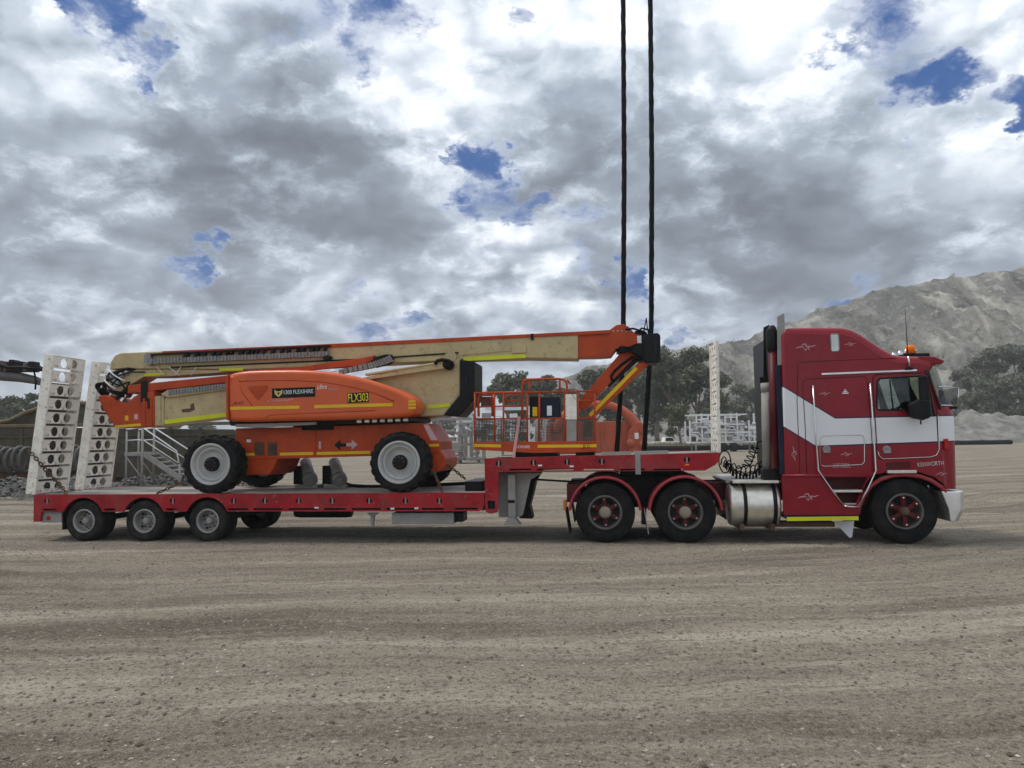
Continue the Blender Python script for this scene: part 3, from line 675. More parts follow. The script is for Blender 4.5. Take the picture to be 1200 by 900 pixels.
# drive axles
du1, du2, sz = LU(709, 602, 0), LU(803.5, 602, 0), .515
for u_ in (du1, du2):
    wheel('drive', truck, (u_, .04, sz)); wheel('drive', truck, (u_, CW-.04, sz), True)
    mb = MB(); mb.cyl((u_, .5, sz), (u_, CW-.5, sz), .12, 12); mb.build('axle', M['black'], truck)
    mb = MB(); rr0 = .60
    for k, (v0, v1) in enumerate(((-.02, .66), (CW-.66, CW+.02))):
        mb2 = MB(); prof = [(rr0-.02, v0), (rr0+.012, v0-.012), (rr0+.03, v0+.02), (rr0+.03, v1-.02), (rr0+.012, v1+.012), (rr0-.02, v1), (rr0, v1-.03), (rr0, v0+.03)]
        mb2.lathe(prof + [prof[0]], c=(u_, 0, sz+.0), n=28, arc=(R(4), R(176))); mb2.build('mudguard', M['fender'], truck)
    wheel_back = MB(); wheel_back.box(u_-.35, u_+.35, .75, CW-.75, .35, .7); wheel_back.build('differential', M['black'], truck)
sw_u = LU(1060.5, 603, .05)
wheel('steer', truck, (sw_u, .05, .525)); wheel('steer', truck, (sw_u, CW-.05, .525), True)
mb = MB(); mb.cyl((sw_u, .3, .5), (sw_u, CW-.3, .5), .07, 10); mb.build('axle', M['black'], truck)
for px in (665.5, 757.5):
    a = LU(px, 612, .1)
    for v0 in (.02, CW-.62):
        mb = MB(); mb.obox((a, v0+.3, .36), (.008, 0, 0), (0, .3, 0), (-.03, 0, .21)); mb.build('mudflap', M['galv'] if px > 700 else M['rubber2'], truck)
a, b = L(668, 580, .3)
for v0 in (.2, CW-.75): mb = MB(); mb.box(a-.05, a+.2, v0, v0+.55, b-.12, b+.2); mb.build('rear_crossmember', M['red_dark'], truck)
a, b = L(663.5, 590, .3); mb = MB(); mb.box(a-.05, a, .25, .55, b-.1, b+.06); mb.build('tail_lamp', M['amber'], truck)
mb = MB(); a, b = L(756, 560, .6); mb.box(a-1.0, a+.9, .75, CW-.75, .98, 1.10); mb.lathe([(0, 0), (.5, 0), (.5, .06), (0, .06)], c=(a+.15, CW/2, 1.10), axis='z', n=28); mb.build('fifth_wheel', M['black'], truck)
# suspension clutter between the drive axles
um = (du1+du2)/2
for v in (.72, CW-.72):
    mb = MB(); mb.box(um-.2, um+.2, v-.05, v+.05, .55, 1.05); mb.build('spring_hanger', M['black'], truck)
    for u_ in (du1-.35, du2+.35): mb = MB(); mb.lathe([(0, .5), (.13, .5), (.14, .62), (.13, .75), (0, .75)], c=(u_, v, 0), axis='z', n=14); mb.build('air_bag', M['black'], truck)
# exhaust stacks, air cleaner and back-of-cab gear
def pst(px, py0, py1, v, r, m, name, n=16, lean=0):
    a, b = L(px, py0, v); c, d = L(px+lean, py1, v); mb = MB(); mb.cyl((a, v, b), (c, v, d), r, n); return mb.build(name, m, truck)
v0 = .14
pst(906.0, 411, 549, v0+.06, .080, M['red_dark'], 'exhaust_muffler', lean=2)
mb = MB(); a, b = L(905.2, 412, v0+.06); e_ = L(905, 386, v0+.06); mb.tube([(a, v0+.06, b), (a, v0+.06, b+.06), (a, v0+.06, b+.16), (a-.0, v0+.06, e_[1]-.04), (a+.02, v0+.06, e_[1]+.02), (a+.05, v0+.06, e_[1]+.05)], [.08, .098, .10, .098, .08, .04], 16); mb.build('exhaust_elbow', M['black'], truck)
mb = MB(); mb.prism(PL([(908.5, 428), (914, 428), (920, 556), (913.5, 556)], v0-.06), v0-.10, v0-.06); mb.build('heat_shield', M['navy'], truck, bevel=.01)
mb = MB(); mb.prism(PL([(910.4, 371.5), (918.4, 367.5), (919.2, 386), (915.6, 428), (911, 428)], v0-.06), v0-.10, v0-.07); mb.build('exhaust_stack_tip', M['galv'], truck)
mb = MB(); mb.prism(PL([(895, 383.5), (901.6, 380.4), (901.8, 400), (898.5, 446), (894.5, 446)], 1.2), 1.2, 1.24); mb.build('exhaust_stack_tip', M['black'], truck)
mb = MB(); mb.prism(PL([(889, 442.5), (898, 441.6), (899, 556), (894.6, 556)], 1.15), 1.05, 1.15); mb.build('rear_screen_panel', M['black'], truck, bevel=.01)
a, b = L(898.5, 449, .5); c, d = L(900.5, 556, .5); mb = MB(); mb.cyl((c, .5, d), (a, .5, b), .10, 20); mb.tube([(a, .5, b-.16), (a, .5, b)], .108, 20); mb.build('air_cleaner', M['galv'], truck)
for k, (x0, x1) in enumerate(((893.5, 903), (903.5, 911))):
    m_, n_ = L((x0+x1)/2, 552, .3); mb = MB(); mb.box(m_-.07, m_+.07, .2, .5, 1.03, 1.03+.20+.05*k); mb.build('valve_box', M['black'], truck, bevel=.02)
mb = MB(); a = LU(914, 480, .5); mb.box(a-.07, a+.03, .10, CW-.0, 1.05, LZ(914, 389, .2)); mb.build('cab_back_frame', M['black'], truck)
# coiled air lines to the trailer
mb = MB()
def coil(p0, p1, turns, r, sag, th=.011):
    p0, p1 = Vector(p0), Vector(p1); n = int(turns*12); pts = []
    d = (p1-p0).normalized(); a_ = d.cross(Vector((0, 0, 1))).normalized(); b_ = d.cross(a_)
    for i in range(n+1):
        t = i/n; an = t*turns*2*math.pi; c = p0.lerp(p1, t); c.z -= sag*math.sin(math.pi*t)
        pts.append(c + (a_*math.cos(an) + b_*math.sin(an))*r)
    mb.tube(pts, th, 5)
tl = L(846, 541, .9); tr2 = L(895, 548, .9)
coil((tl[0], .75, tl[1]), (tr2[0], .8, tr2[1]+.02), 13, .075, .22); coil((tl[0]+.05, .95, tl[1]-.02), (tr2[0], 1.0, tr2[1]), 11, .07, .25); coil((tl[0], 1.1, tl[1]+.05), (tr2[0]+.05, 1.2, tr2[1]+.05), 9, .09, .18)
pA = L(890, 516, .8); mb.tube([(pA[0]+.1, .8, pA[1]), (pA[0]-.03, .8, pA[1]-.03), (pA[0]-.08, .8, pA[1]-.22), (pA[0]-.16, .8, pA[1]-.42), (pA[0]-.4, .8, pA[1]-.5)], .012, 6)
coil((pA[0]-.05, .85, pA[1]-.1), (pA[0]-.25, .85, pA[1]-.48), 5, .07, 0)
cx, cz2 = L(849.5, 541, .7)
mb.tube([(cx + .13*math.cos(t)*(.8), .7, cz2 + .20*math.sin(t)) for t in [2*math.pi*k/20 for k in range(21)]], .012, 5)
al_ = mb.build('coiled_air_line', M['hose'], truck)

# ================================================================== low loader trailer
trailer = rig('low_loader_trailer', 'long red low loader trailer with a dropped steel deck and raised gooseneck', 'trailer')
TW = 2.46
def circ(u, z, r, n=16): return [(u + r*math.cos(2*math.pi*k/n), z + r*math.sin(2*math.pi*k/n)) for k in range(n)]
def rect(u0, u1, z0, z1): return [(u0, z0), (u1, z0), (u1, z1), (u0, z1)]
zt_ = 0.872; zb_ = LZ(400, 599.4, 0)
ua, ub_ = LU(39, 590, 0), LU(567.5, 590, 0)
TWU = [LU(96.5, 611, 0), LU(167.5, 611, 0), LU(242, 611, 0)]
ra = 0.435; hw = math.sqrt(ra**2 - (zb_-.375)**2); a0 = math.acos(hw/ra)
poly = [(ua, zt_), (ua + .012, LZ(41, 611.5, 0)), (LU(47, 611, 0), LZ(47, 611.5, 0)), (LU(48.5, 600, 0), zb_)]
for u_ in TWU:
    poly += [(u_ - hw, zb_)] + [(u_ + ra*math.cos(a), .375 + ra*math.sin(a)) for a in [math.pi - a0 - (math.pi-2*a0)*k/14 for k in range(1, 14)]] + [(u_ + hw, zb_)]
poly += [(ub_ - .10, zb_), (ub_ - .03, zb_ + .03), (ub_, zb_ + .10), (ub_, zt_)]
holes = [circ(LU(x, 587, 0), LZ(x, 587, 0), .052) for x in (54.5, 202, 273.6, 310.2, 349.7, 389.3, 432.4, 475, 514.7)]
for x0, x1 in ((50, 66), (122, 135), (195, 207), (267, 291), (297, 331), (338, 372), (380, 405), (412, 446), (453, 486), (494, 520), (533, 560)):
    holes.append(rect(LU(x0, 597, 0), LU(x1, 597, 0), zb_+.026, zb_+.06))
mb = MB(); mb.prism(poly, 0, .05, holes=holes); mb.build('side_rail', M['trailer'], trailer, bevel=.004)
mb = MB(); mb.prism(poly, TW-.05, TW, holes=holes); mb.build('side_rail', M['trailer'], trailer, bevel=.004)
for x in (54.5, 202, 273.6, 310.2, 349.7, 389.3, 432.4, 475, 514.7):
    u_, z_ = L(x, 587, 0); mb = MB(); mb.box(u_-.014, u_+.014, .012, .035, z_-.054, z_+.054); mb.build('tie_down_bar', M['galv'], trailer)
mb = MB(); mb.box(ua+.02, ub_+.3, .05, .10, zb_+.02, zt_-.03); mb.box(ua+.02, ub_+.3, TW-.10, TW-.05, zb_+.02, zt_-.03)
for x in TWU: pass
# dark web behind the rail holes, cut away over the wheels
for x0, x1, y0 in ((TWU[2]+.5, ub_-.01, .055), (TWU[2]+.5, ub_-.01, TW-.11), (ua+.05, TWU[0]-.46, .055)):
    mb = MB(); mb.box(x0, x1, y0, y0+.055, zb_+.01, zt_-.05); mb.build('inner_web', M['black'], trailer)
# deck in long boards
nb = 8; bw = (TW-.12)/nb
for k in range(nb):
    mb = MB(); y0 = .055 + bw*k + .004; y1 = .055 + bw*(k+1) - .004; mb.box(ua+.03, ub_-.005, y0, y1, zt_-.045, zt_-.012 + (0.002 if k % 2 else 0)); mb.build('deck_board', M['deck'], trailer)
for v in (.85, 1.52):
    mb = MB(); mb.box(ua+.4, ub_+.3, v, v+.12, .50, zt_-.05); mb.build('main_beam', M['black'], trailer)
mb = MB()
for k in range(14):
    u_ = ua + .8 + k*.58
    if u_ < ub_: mb.box(u_-.04, u_+.04, .12, TW-.12, .62, zt_-.055)
mb.build('cross_members', M['black'], trailer)
for u_ in TWU:
    wheel('trailer', trailer, (u_, .04, .37)); wheel('trailer', trailer, (u_, TW-.04, .37), True)
    mb = MB(); mb.cyl((u_, .3, .37), (u_, TW-.3, .37), .06, 10); mb.build('axle', M['black'], trailer)
# rear corner: lamp plate and flap
mb = MB(); mb.prism(PL([(49, 600), (72, 600), (72, 612.5), (49, 612.5)], .06), .06, .09); mb.build('lamp_plate', M['galv'], trailer, bevel=.006)
mb = MB(); a, b = L(56.5, 607, .05); mb.lathe([(0, .045), (.04, .045), (.045, .06)], c=(a, 0, b), n=14); mb.build('tail_lamp', M['redlens'], trailer)
mb = MB(); a, b = L(74.5, 605, .1); mb.box(a-.01, a+.01, .08, .5, .20, .62); mb.build('mudflap', M['rubber2'], trailer)
mb = MB(); mb.box(ua-.02, ua+.04, .05, TW-.05, .45, zt_-.02); mb.build('rear_beam', M['trailer'], trailer, bevel=.01)
# underslung toolbox and gear
mb = MB(); lo, hi = PL([(459, 614), (531.5, 601)], .12); mb.box(lo[0], hi[0], .12, .7, lo[1], hi[1]); tb = mb.build('toolbox', M['galv'], trailer, bevel=.01)
for f in (.12, .85):
    mb = MB(); u_ = lo[0]+(hi[0]-lo[0])*f; mb.box(u_-.03, u_+.03, .105, .125, hi[1]-.09, hi[1]-.02); mb.build('toolbox_latch', M['steel'], tb)
mb = MB(); a, b = L(436, 601, .2); mb.prism([(a-.10, b), (a+.12, b), (a+.04, b-.06), (a+.02, b-.24), (a-.02, b-.24), (a-.03, b-.06)], .2, .26); mb.build('hanger_bracket', M['steel'], trailer)
mb = MB(); lo, hi = PL([(534, 611), (542, 600)], .3); mb.box(lo[0], hi[0]+.03, .2, .6, lo[1], hi[1]); mb.build('control_box', M['black'], trailer, bevel=.01)
mb = MB(); lo, hi = PL([(296, 611), (425, 601)], .8); mb.box(lo[0]+.3, hi[0], .9, 1.5, .48, .62); mb.lathe([(0, lo[0]+.9), (.13, lo[0]+.9), (.14, lo[0]+1.0), (.14, lo[0]+1.9), (.13, lo[0]+2.0), (0, lo[0]+2.0)], c=(0, .75, .5), axis='x', n=16); mb.build('air_tank', M['black'], trailer)
# gooseneck
gx = [(567.8, 537.2), (843.4, 530.2), (843.2, 540), (838, 545), (826, 551.5), (584.5, 553.5), (584, 596), (581, 601), (573, 602), (568.6, 598.5)]
gp = PL(gx, 0)
gh = [circ(*L(x, y, 0), .052) for x, y in ((584.2, 543.3), (625, 542.2), (664.6, 541.6), (705.3, 541), (747.9, 540), (805, 538.8))]
gh.append(PL([(571.5, 587), (580.2, 587), (580.2, 596.5), (571.5, 596.5)], 0))
for x0, x1 in ((597, 622), (629, 672), (684, 720), (727, 756), (766, 800)):
    gh.append(PL([(x0, 549.6), (x0, 551.4), (x1, 551), (x1, 549.2)], 0))
mb = MB(); mb.prism(gp, 0, .05, holes=gh); mb.build('gooseneck_side', M['trailer'], trailer, bevel=.004)
mb = MB(); mb.prism(gp, TW-.05, TW, holes=gh); mb.build('gooseneck_side', M['trailer'], trailer, bevel=.004)
for x, y in ((584.2, 543.3), (625, 542.2), (664.6, 541.6), (705.3, 541), (747.9, 540), (805, 538.8)):
    u_, z_ = L(x, y, 0); mb = MB(); mb.box(u_-.014, u_+.014, .012, .035, z_-.054, z_+.054); mb.build('tie_down_bar', M['galv'], trailer)
g0, g1 = gp[0], gp[1]
def gz(u_): return g0[1] + (g1[1]-g0[1])*(u_-g0[0])/(g1[0]-g0[0])
mb = MB(); v0, v1 = .052, TW-.052
mb._add([(g0[0]+.01, v0, g0[1]-.015), (g1[0]-.01, v0, g1[1]-.015), (g1[0]-.01, v1, g1[1]-.015), (g0[0]+.01, v1, g0[1]-.015), (g0[0]+.01, v0, g0[1]-.05), (g1[0]-.01, v0, g1[1]-.05), (g1[0]-.01, v1, g1[1]-.05), (g0[0]+.01, v1, g0[1]-.05)],
        [(0, 1, 2, 3), (7, 6, 5, 4), (0, 4, 5, 1), (1, 5, 6, 2), (2, 6, 7, 3), (3, 7, 4, 0)]); mb.build('gooseneck_deck', M['deck'], trailer)
mb = MB(); mb.box(g0[0]+.02, g0[0]+.08, .06, TW-.06, .55, g0[1]-.05); mb.build('front_bulkhead', M['trailer'], trailer)
for v in (.62, 1.7):
    mb = MB(); mb.prism([(g0[0]+.1, g0[1]-.06), (g1[0]-.2, g1[1]-.06), (g1[0]-.25, g1[1]-.24), (g0[0]+.9, g0[1]-.24), (g0[0]+.5, .55), (g0[0]+.1, .52)], v, v+.12); mb.build('gooseneck_beam', M['black'], trailer)
mb = MB(); mb.prism(PL([(584.5, 554.5), (637, 554), (622, 562), (613, 603), (609, 606), (584.5, 606)], .35), .33, .36); mb.build('gusset_plate', M['galv'], trailer)
# dark box just behind the web to close holes
mb = MB(); mb.prism(PL([(570, 540), (840, 533), (836, 544), (824, 549), (570, 550)], .05), .055, .10); mb.build('inner_web', M['black'], trailer)
mb = MB(); mb.prism(PL([(569.5, 552), (583, 552), (583, 600), (570, 600)], .05), .055, .10); mb.build('inner_web', M['black'], trailer)
# landing leg
for v in (.16, TW-.28):
    lo, hi = PL([(595.5, 606), (603.5, 556)], .16); mb = MB(); mb.box(lo[0], hi[0], v, v+.12, lo[1], hi[1]); leg = mb.build('landing_leg', M['galv'], trailer, bevel=.006)
    a, b = L(599.5, 606, .16); mb = MB(); mb.prism([(a-.05, b), (a+.05, b), (a+.16, b-.13), (a-.14, b-.13)], v-.06, v+.18); mb.build('leg_foot', M['galv'], leg, bevel=.005)
    mb = MB(); mb.box(a-.06, a+.06, v-.012, v, b+.25, b+.30); mb.build('leg_pin', M['black'], leg)
mb = MB(); mb.prism(PL([(619, 563), (629, 562), (626, 575), (621.6, 592), (625, 607), (609.5, 606.5), (613, 595)], .75), .6, 1.0); mb.build('rubber_flap', M['black'], trailer, bevel=.01)
mb = MB(); a, b = L(760, 556, .5); mb.box(a-.5, a+.6, .8, TW-.8, gz(a)-.40, gz(a)-.22); mb.build('skid_plate', M['black'], trailer)
mb = MB(); p0, p1 = L(630, 562, .5), L(672, 564.5, .5); mb.tube([(p0[0], .5, p0[1]), (p1[0], .5, p1[1])], .02, 6); mb.build('air_pipe', M['black'], trailer)
# things fixed on the gooseneck lip
for x in (747.5,):
    a, b = L(x, 541, 0); mb = MB(); mb.box(a-.045, a+.045, -.012, .0, gz(a)-.34, gz(a)+.01); mb.build('strap_winch', M['galv'], trailer)
for x, y in ((633, 545.5), (670, 546.5), (488, 595.5), (371, 595), (805, 544.6), (460, 596)):
    a, b = L(x, y, 0); mb = MB(); mb.box(a-.035, a+.035, -.012, .0, b-.014, b+.014); mb.build('side_marker', M['print_w'] if x != 805 else M['amber'], trailer)
# upright ramps at the tail, hinged to the deck
def ramp(v0, v1, zbase, label=None):
    ut, zt2 = L(64, 412.7, .1); ubt, zb2 = L(41.5, 576.5, .1)
    lean = math.atan2(ut-ubt, zt2-zb2); ln = math.hypot(ut-ubt, zt2-zb2); wd = v1-v0
    m = MB(); m.box(-.20, .0, 0, .05, 0, ln); m.box(-.20, 0, wd-.05, wd, 0, ln); m.box(-.20, -.17, .05, .16, .02, ln-.02); m.box(-.20, -.17, wd-.16, wd-.05, .02, ln-.02)
    m.box(-.18, -.02, .05, wd-.05, ln-.02, ln); m.tube([(-.1, -.02, .05), (-.1, wd+.02, .05)], .04, 8)
    o = m.build('loading_ramp', M['oldwhite'], trailer, bevel=.006); o.location = (ubt, v0, zbase); o.rotation_euler = (0, lean, 0)
    n = 10; ph = ln/n; me = None
    for k in range(n):
        if me is None:
            q = MB(); q.prism(rect(.05, wd-.05, .022, ph-.022), 0, .012, holes=[circ(wd*.35, ph*.5, .092), circ(wd*.67, ph*.5, .092)])
            # prism runs along y: turn it so that its face looks forward
            q.v = [(-y, x, z) for x, y, z in q.v]; p = q.build('panel', M['oldwhite'], o, bevel=.004); me = p.data
        else:
            p = p0_.copy(); col.objects.link(p); p.parent = o
        p0_ = p; p.location = (0.0, 0, k*ph); p.rotation_euler = (0, R(-4.5 + random.uniform(-1.5, 1.5)), 0)
    q = MB(); q.box(-.165, -.155, .16, wd-.16, .05, ln*.80); q.build('back_plate', M['rim_dark'], o)
    return o
ramp(.08, 1.0, zt_ - .01); ramp(1.44, 2.36, zt_ - .01)
# white upright frame at the head of the gooseneck
hu, hz = L(842.5, 529.5, .75); ht = LZ(842, 398, .75)
m = MB(); hgt = ht - hz
m.box(-.03, .03, 0, .07, 0, hgt); m.box(-.03, .03, .83, .90, 0, hgt)
hb = m.build('upright_ramp_frame', M['oldwhite'], trailer, bevel=.005); hb.location = (hu, .72, hz - .02); hb.rotation_euler = (0, R(.8), 0)
for k in range(9):
    q = MB(); ph = hgt/9; q.prism(rect(.07, .83, .015, ph-.015), 0, .012, holes=[circ(.3, ph/2, .06), circ(.6, ph/2, .06)]); q.v = [(-y, x, z) for x, y, z in q.v]; p = q.build('panel', M['oldwhite'], hb); p.location = (.006, 0, k*ph)

# ---- chains and loose gear on the deck
def chain_mb(path, link=.075, th=.011):
    mb = MB(); pts = [Vector(p) for p in path]; seg = []; tot = sum((b-a).length for a, b in zip(pts, pts[1:])); n = max(2, int(tot/(link*.72)))
    def at(s):
        for a, b in zip(pts, pts[1:]):
            l = (b-a).length
            if s <= l: return a.lerp(b, s/l), (b-a).normalized()
            s -= l
        return pts[-1], (pts[-1]-pts[-2]).normalized()
    for i in range(n):
        c, d = at(tot*(i+.5)/n); x = d.orthogonal().normalized(); x = (x if i % 2 else d.cross(x)).normalized()
        ring = [c + d*(link*.5*math.cos(t)) + x*(link*.32*math.sin(t)) for t in [2*math.pi*k/10 for k in range(10)]]
        mb.tube(ring, th, 5, closed=True)
    return mb
def rig_part(mb, name, m, label, cat, group=None):
    o = mb.build(name, m); o.location = O2; o.rotation_euler = (0, 0, YAW); return tag(o, label, cat, group)
def p3(px, py, v): a, b = L(px, py, v); return (a, v, b)
rig_part(chain_mb([p3(508, 552, .45), p3(512, 562, .25), (p3(518, 574, .12)[0], .12, zt_+.01)]), 'lashing_chain', M['rust'], 'rusty lashing chain hooked down beside the front wheel of the lift', 'chain')
rig_part(chain_mb([p3(521, 543, .8), p3(534, 552, .8), p3(545, 561, .7)]), 'lashing_chain', M['rust'], 'rusty lashing chain running to the black box below the gooseneck', 'chain')
rig_part(chain_mb([p3(34, 528, .02), p3(42, 537, .0), p3(52, 549, .12), p3(62, 560, .16), p3(70, 568, .14), (p3(78, 576, .06)[0], .06, zt_+.02)], link=.09, th=.012), 'lashing_chain', M['rust'], 'rusty chain draped down the white loading ramp at the tail', 'chain')
rig_part(chain_mb([p3(226, 560, .5), p3(200, 571, .3), (p3(184, 577, .1)[0], .1, zt_+.01)]), 'lashing_chain', M['rust'], 'rusty lashing chain running to the deck behind the rear wheel of the lift', 'chain')
m = MB(); lo, hi = PL([(545.5, 573.5), (566.3, 559.5)], .5); m.box(lo[0], hi[0]-.03, .45, 1.6, zt_-.005, zt_+.17); rig_part(m, 'rubber_block', M['black'], 'black rubber block lying on the deck against the gooseneck', 'block')
m = MB(); m.tube([p3(400, 565.5, 1.7), p3(412, 569, 1.7), p3(430, 570.2, 1.7), p3(450, 570, 1.7), p3(505, 568.5, 1.7), p3(545, 566.5, 1.5)], .035, 8); rig_part(m, 'black_hose', M['hose'], 'thick black hose lying along the trailer deck under the lift', 'hose')
# two shiny pump heads standing on the deck beyond the lift
for x, nm in ((362, 'nearer the rear wheel of the lift'), (396, 'with the black hose beside it')):
    c = p3(x, 569, 1.75); o = thing('steel_pump', 'grey pump with shiny barrel on the deck ' + nm, 'pump', O2 + UA*c[0] + VA*1.75 + Vector((0, 0, zt_-.01)), YAW)
    m = MB(); m.box(-.22, .25, -.2, .2, 0, .07); m.build('base', M['galv'], o, bevel=.01)
    m = MB(); m.tube([(.10, -.20, .20), (-.03, .0, .38), (-.14, .16, .52)], .115, 18); m.build('barrel', M['rimw'], o)
    m = MB(); m.tube([(.15, -.28, .15), (.09, -.185, .225)], .145, 18); m.tube([(.165, -.31, .13), (.15, -.28, .15)], .06, 12); m.build('end_flange', M['galv'], o)
    m = MB(); m.box(-.34, -.16, .0, .3, .07, .45); m.build('motor_block', M['black'], o, bevel=.02)

# ================================================================== boom lift carried on the deck
lift = rig('boom_lift', 'orange and cream articulated boom lift lashed on the trailer deck', 'boom lift')
LC = 1.24   # centre line of the lift across the deck
def rprism(poly, v0, v1, r, seg=4):
    """prism with rolled edges: closed polygon in (u, z) between v0 and v1, edge radius r"""
    n = len(poly); ar = sum(poly[i][0]*poly[(i+1) % n][1] - poly[(i+1) % n][0]*poly[i][1] for i in range(n))
    sg = 1 if ar > 0 else -1; nor = []
    for i in range(n):
        a, b, c = poly[i-1], poly[i], poly[(i+1) % n]
        t1 = Vector((b[0]-a[0], b[1]-a[1])).normalized(); t2 = Vector((c[0]-b[0], c[1]-b[1])).normalized()
        n1 = Vector((-t1.y, t1.x))*sg; n2 = Vector((-t2.y, t2.x))*sg; m_ = (n1+n2); m_ = m_/max(.35, m_.length_squared/2) if m_.length > 1e-6 else n1
        nor.append(m_)
    mb = MB(); rings = []
    steps = [(1-math.sin(a), 1-math.cos(a)) for a in [math.pi/2*k/seg for k in range(seg+1)]]
    for ins, dv in steps: rings.append([(p[0]+q.x*r*ins, v0 + r*dv, p[1]+q.y*r*ins) for p, q in zip(poly, nor)])
    for ins, dv in reversed(steps): rings.append([(p[0]+q.x*r*ins, v1 - r*dv, p[1]+q.y*r*ins) for p, q in zip(poly, nor)])
    vs = [p for rg in rings for p in rg]; fs = []
    for j in range(len(rings)-1):
        for i in range(n): fs.append((j*n+i, j*n+(i+1) % n, (j+1)*n+(i+1) % n, (j+1)*n+i))
    mb._add(vs, fs, True)
    for rg in (rings[0], rings[-1]):
        q = [(a, c) for a, b, c in rg]; tr = tessellate_polygon([[Vector((a, c, 0)) for a, c in q]]); mb._add(rg, [tuple(t) for t in tr])
    return mb
def smooth_loop(pts, it=2):
    for _ in range(it):
        out = []
        for a, b in zip(pts, pts[1:] + pts[:1]):
            out += [(a[0]*.75+b[0]*.25, a[1]*.75+b[1]*.25), (a[0]*.25+b[0]*.75, a[1]*.25+b[1]*.75)]
        pts = out
    return pts
def plate(pts, v0, v1, m, name, bevel=.006, parent=lift, holes=()):
    mb = MB(); mb.prism(PL(pts, v0), v0, v1, holes=[PL(h, v0) for h in holes]); return mb.build(name, M[m], parent, bevel=bevel)
# wheels
lw_r = LU(246, 544, .06); lw_f = LU(467.2, 542, .06); lz = zt_ - .012 + .553
for u_ in (lw_r, lw_f):
    wheel('lift', lift, (u_, .06, lz)); wheel('lift', lift, (u_, 2*LC-.06, lz), True)
    m = MB(); m.box(u_-.16, u_+.16, .45, 2*LC-.45, lz-.14, lz+.12); m.build('axle', M['orange_d'], lift, bevel=.03)
    for v in (.3, 2*LC-.5): m = MB(); m.cyl((u_, v, lz), (u_, v+.2, lz), .16, 16); m.build('axle_hub', M['black'], lift)
# chassis
plate([(276, 502), (489, 496.5), (501, 496), (507, 506), (514.5, 517.5), (515, 530), (489, 533), (330, 537.5), (285, 538), (276, 534)], .62, 2*LC-.70, 'orange_d', 'chassis', .02)
plate([(284, 536), (326, 536), (321, 548), (315, 557), (284, 556.5)], .64, 2*LC-.72, 'orange_d', 'rear_axle_housing', .02)
plate([(490, 528), (515.5, 527), (522.5, 538), (521.5, 547), (515, 553), (504, 553), (492, 545)], .64, 2*LC-.72, 'orange_d', 'front_axle_housing', .02)
plate([(496, 497.5), (502, 497.5), (513, 516), (505, 516)], .612, .618, 'print_pink', 'warning_decal', 0)
strip([(287, 532.6), (301, 532.3)], .615, .05, M['yellow'], 'reflective_strip', lift); strip([(328, 532.2), (367, 531.4)], .615, .055, M['yellow'], 'reflective_strip', lift); strip([(371, 531.5), (434, 530)], .615, .055, M['yellow'], 'reflective_strip', lift); strip([(503, 522), (514.5, 521.5)], .615, .05, M['yellow'], 'reflective_strip', lift)
seamv = plate([(368, 500), (369.5, 500), (370, 536), (368.6, 536)], .60, .63, 'orange_d', 'frame_rib', 0)
for x0, x1 in ((298, 309), (313.5, 324)): plate([(x0, 518.5), (x1, 518.3), (x1+.5, 533.6), (x0+.5, 533.8)], .608, .618, 'rust', 'step_plate', 0)
plate([(289, 515), (294, 515), (294, 518.4), (289, 518.4)], .61, .617, 'print_w', 'small_decal', 0); plate([(373.5, 517), (376, 517), (376, 526), (373.5, 526)], .61, .617, 'print_pink', 'small_decal', 0)
# the two-headed drive direction arrow
def arrow(pts, m): plate(pts, .609, .617, m, 'direction_arrow', 0)
arrow([(391.5, 521.8), (398.5, 515.5), (398.5, 519.4), (405.5, 519.3), (405.5, 523.2), (398.5, 523.5), (398.5, 527.4)], 'black')
arrow([(405.8, 519.2), (412, 519), (412, 515), (419.3, 521), (412, 527), (412, 523), (405.8, 523.2)], 'print_pink')
# slew ring and turntable
m = MB(); us = LU(372, 497, .6); m.lathe([(0, LZ(372, 502, .6)-.03), (.70, LZ(372, 502, .6)-.03), (.70, LZ(372, 490, .6)), (0, LZ(372, 490, .6))], c=(us, LC, 0), axis='z', n=40); m.build('slew_ring', M['black'], lift)
plate([(268, 493), (480, 489), (480, 494), (400, 497), (270, 499)], .40, 2*LC-.4, 'black', 'turntable', .01)
plate([(276, 497), (370, 494.5), (370, 497.5), (300, 501.5), (276, 500.5)], .30, .38, 'galv', 'hose_tray', .006)
for x in (422, 431, 440, 449, 458, 467, 476):
    m = MB(); a, b = L(x, 494 - (x-420)*.03, .42); m.box(a-.05, a+.05, .36, .5, b-.03, b+.035); m.build('slew_fitting', M['alloy'], lift, bevel=.015)
# big rolled covers over the engine and the tanks
HP = [(266, 441), (270, 437.4), (284, 434.6), (312, 433.4), (354, 433), (391, 435.6), (427, 443), (458, 453.4), (476, 461), (485.5, 467.2), (489, 474), (488, 481), (484.5, 486.6), (474, 489.2), (416, 491.8), (330, 493.4), (272, 494.6), (266.6, 491)]
hpoly = PL(HP, .12); hz_ = smooth_loop(hpoly, 1)
for v0, v1 in ((.12, .80), (2*LC-.80, 2*LC-.12)):
    hood = rprism(hz_, v0, v1, .085, 5).build('engine_cover', M['orange'], lift)
    if v0 < 1: hood_near = hood
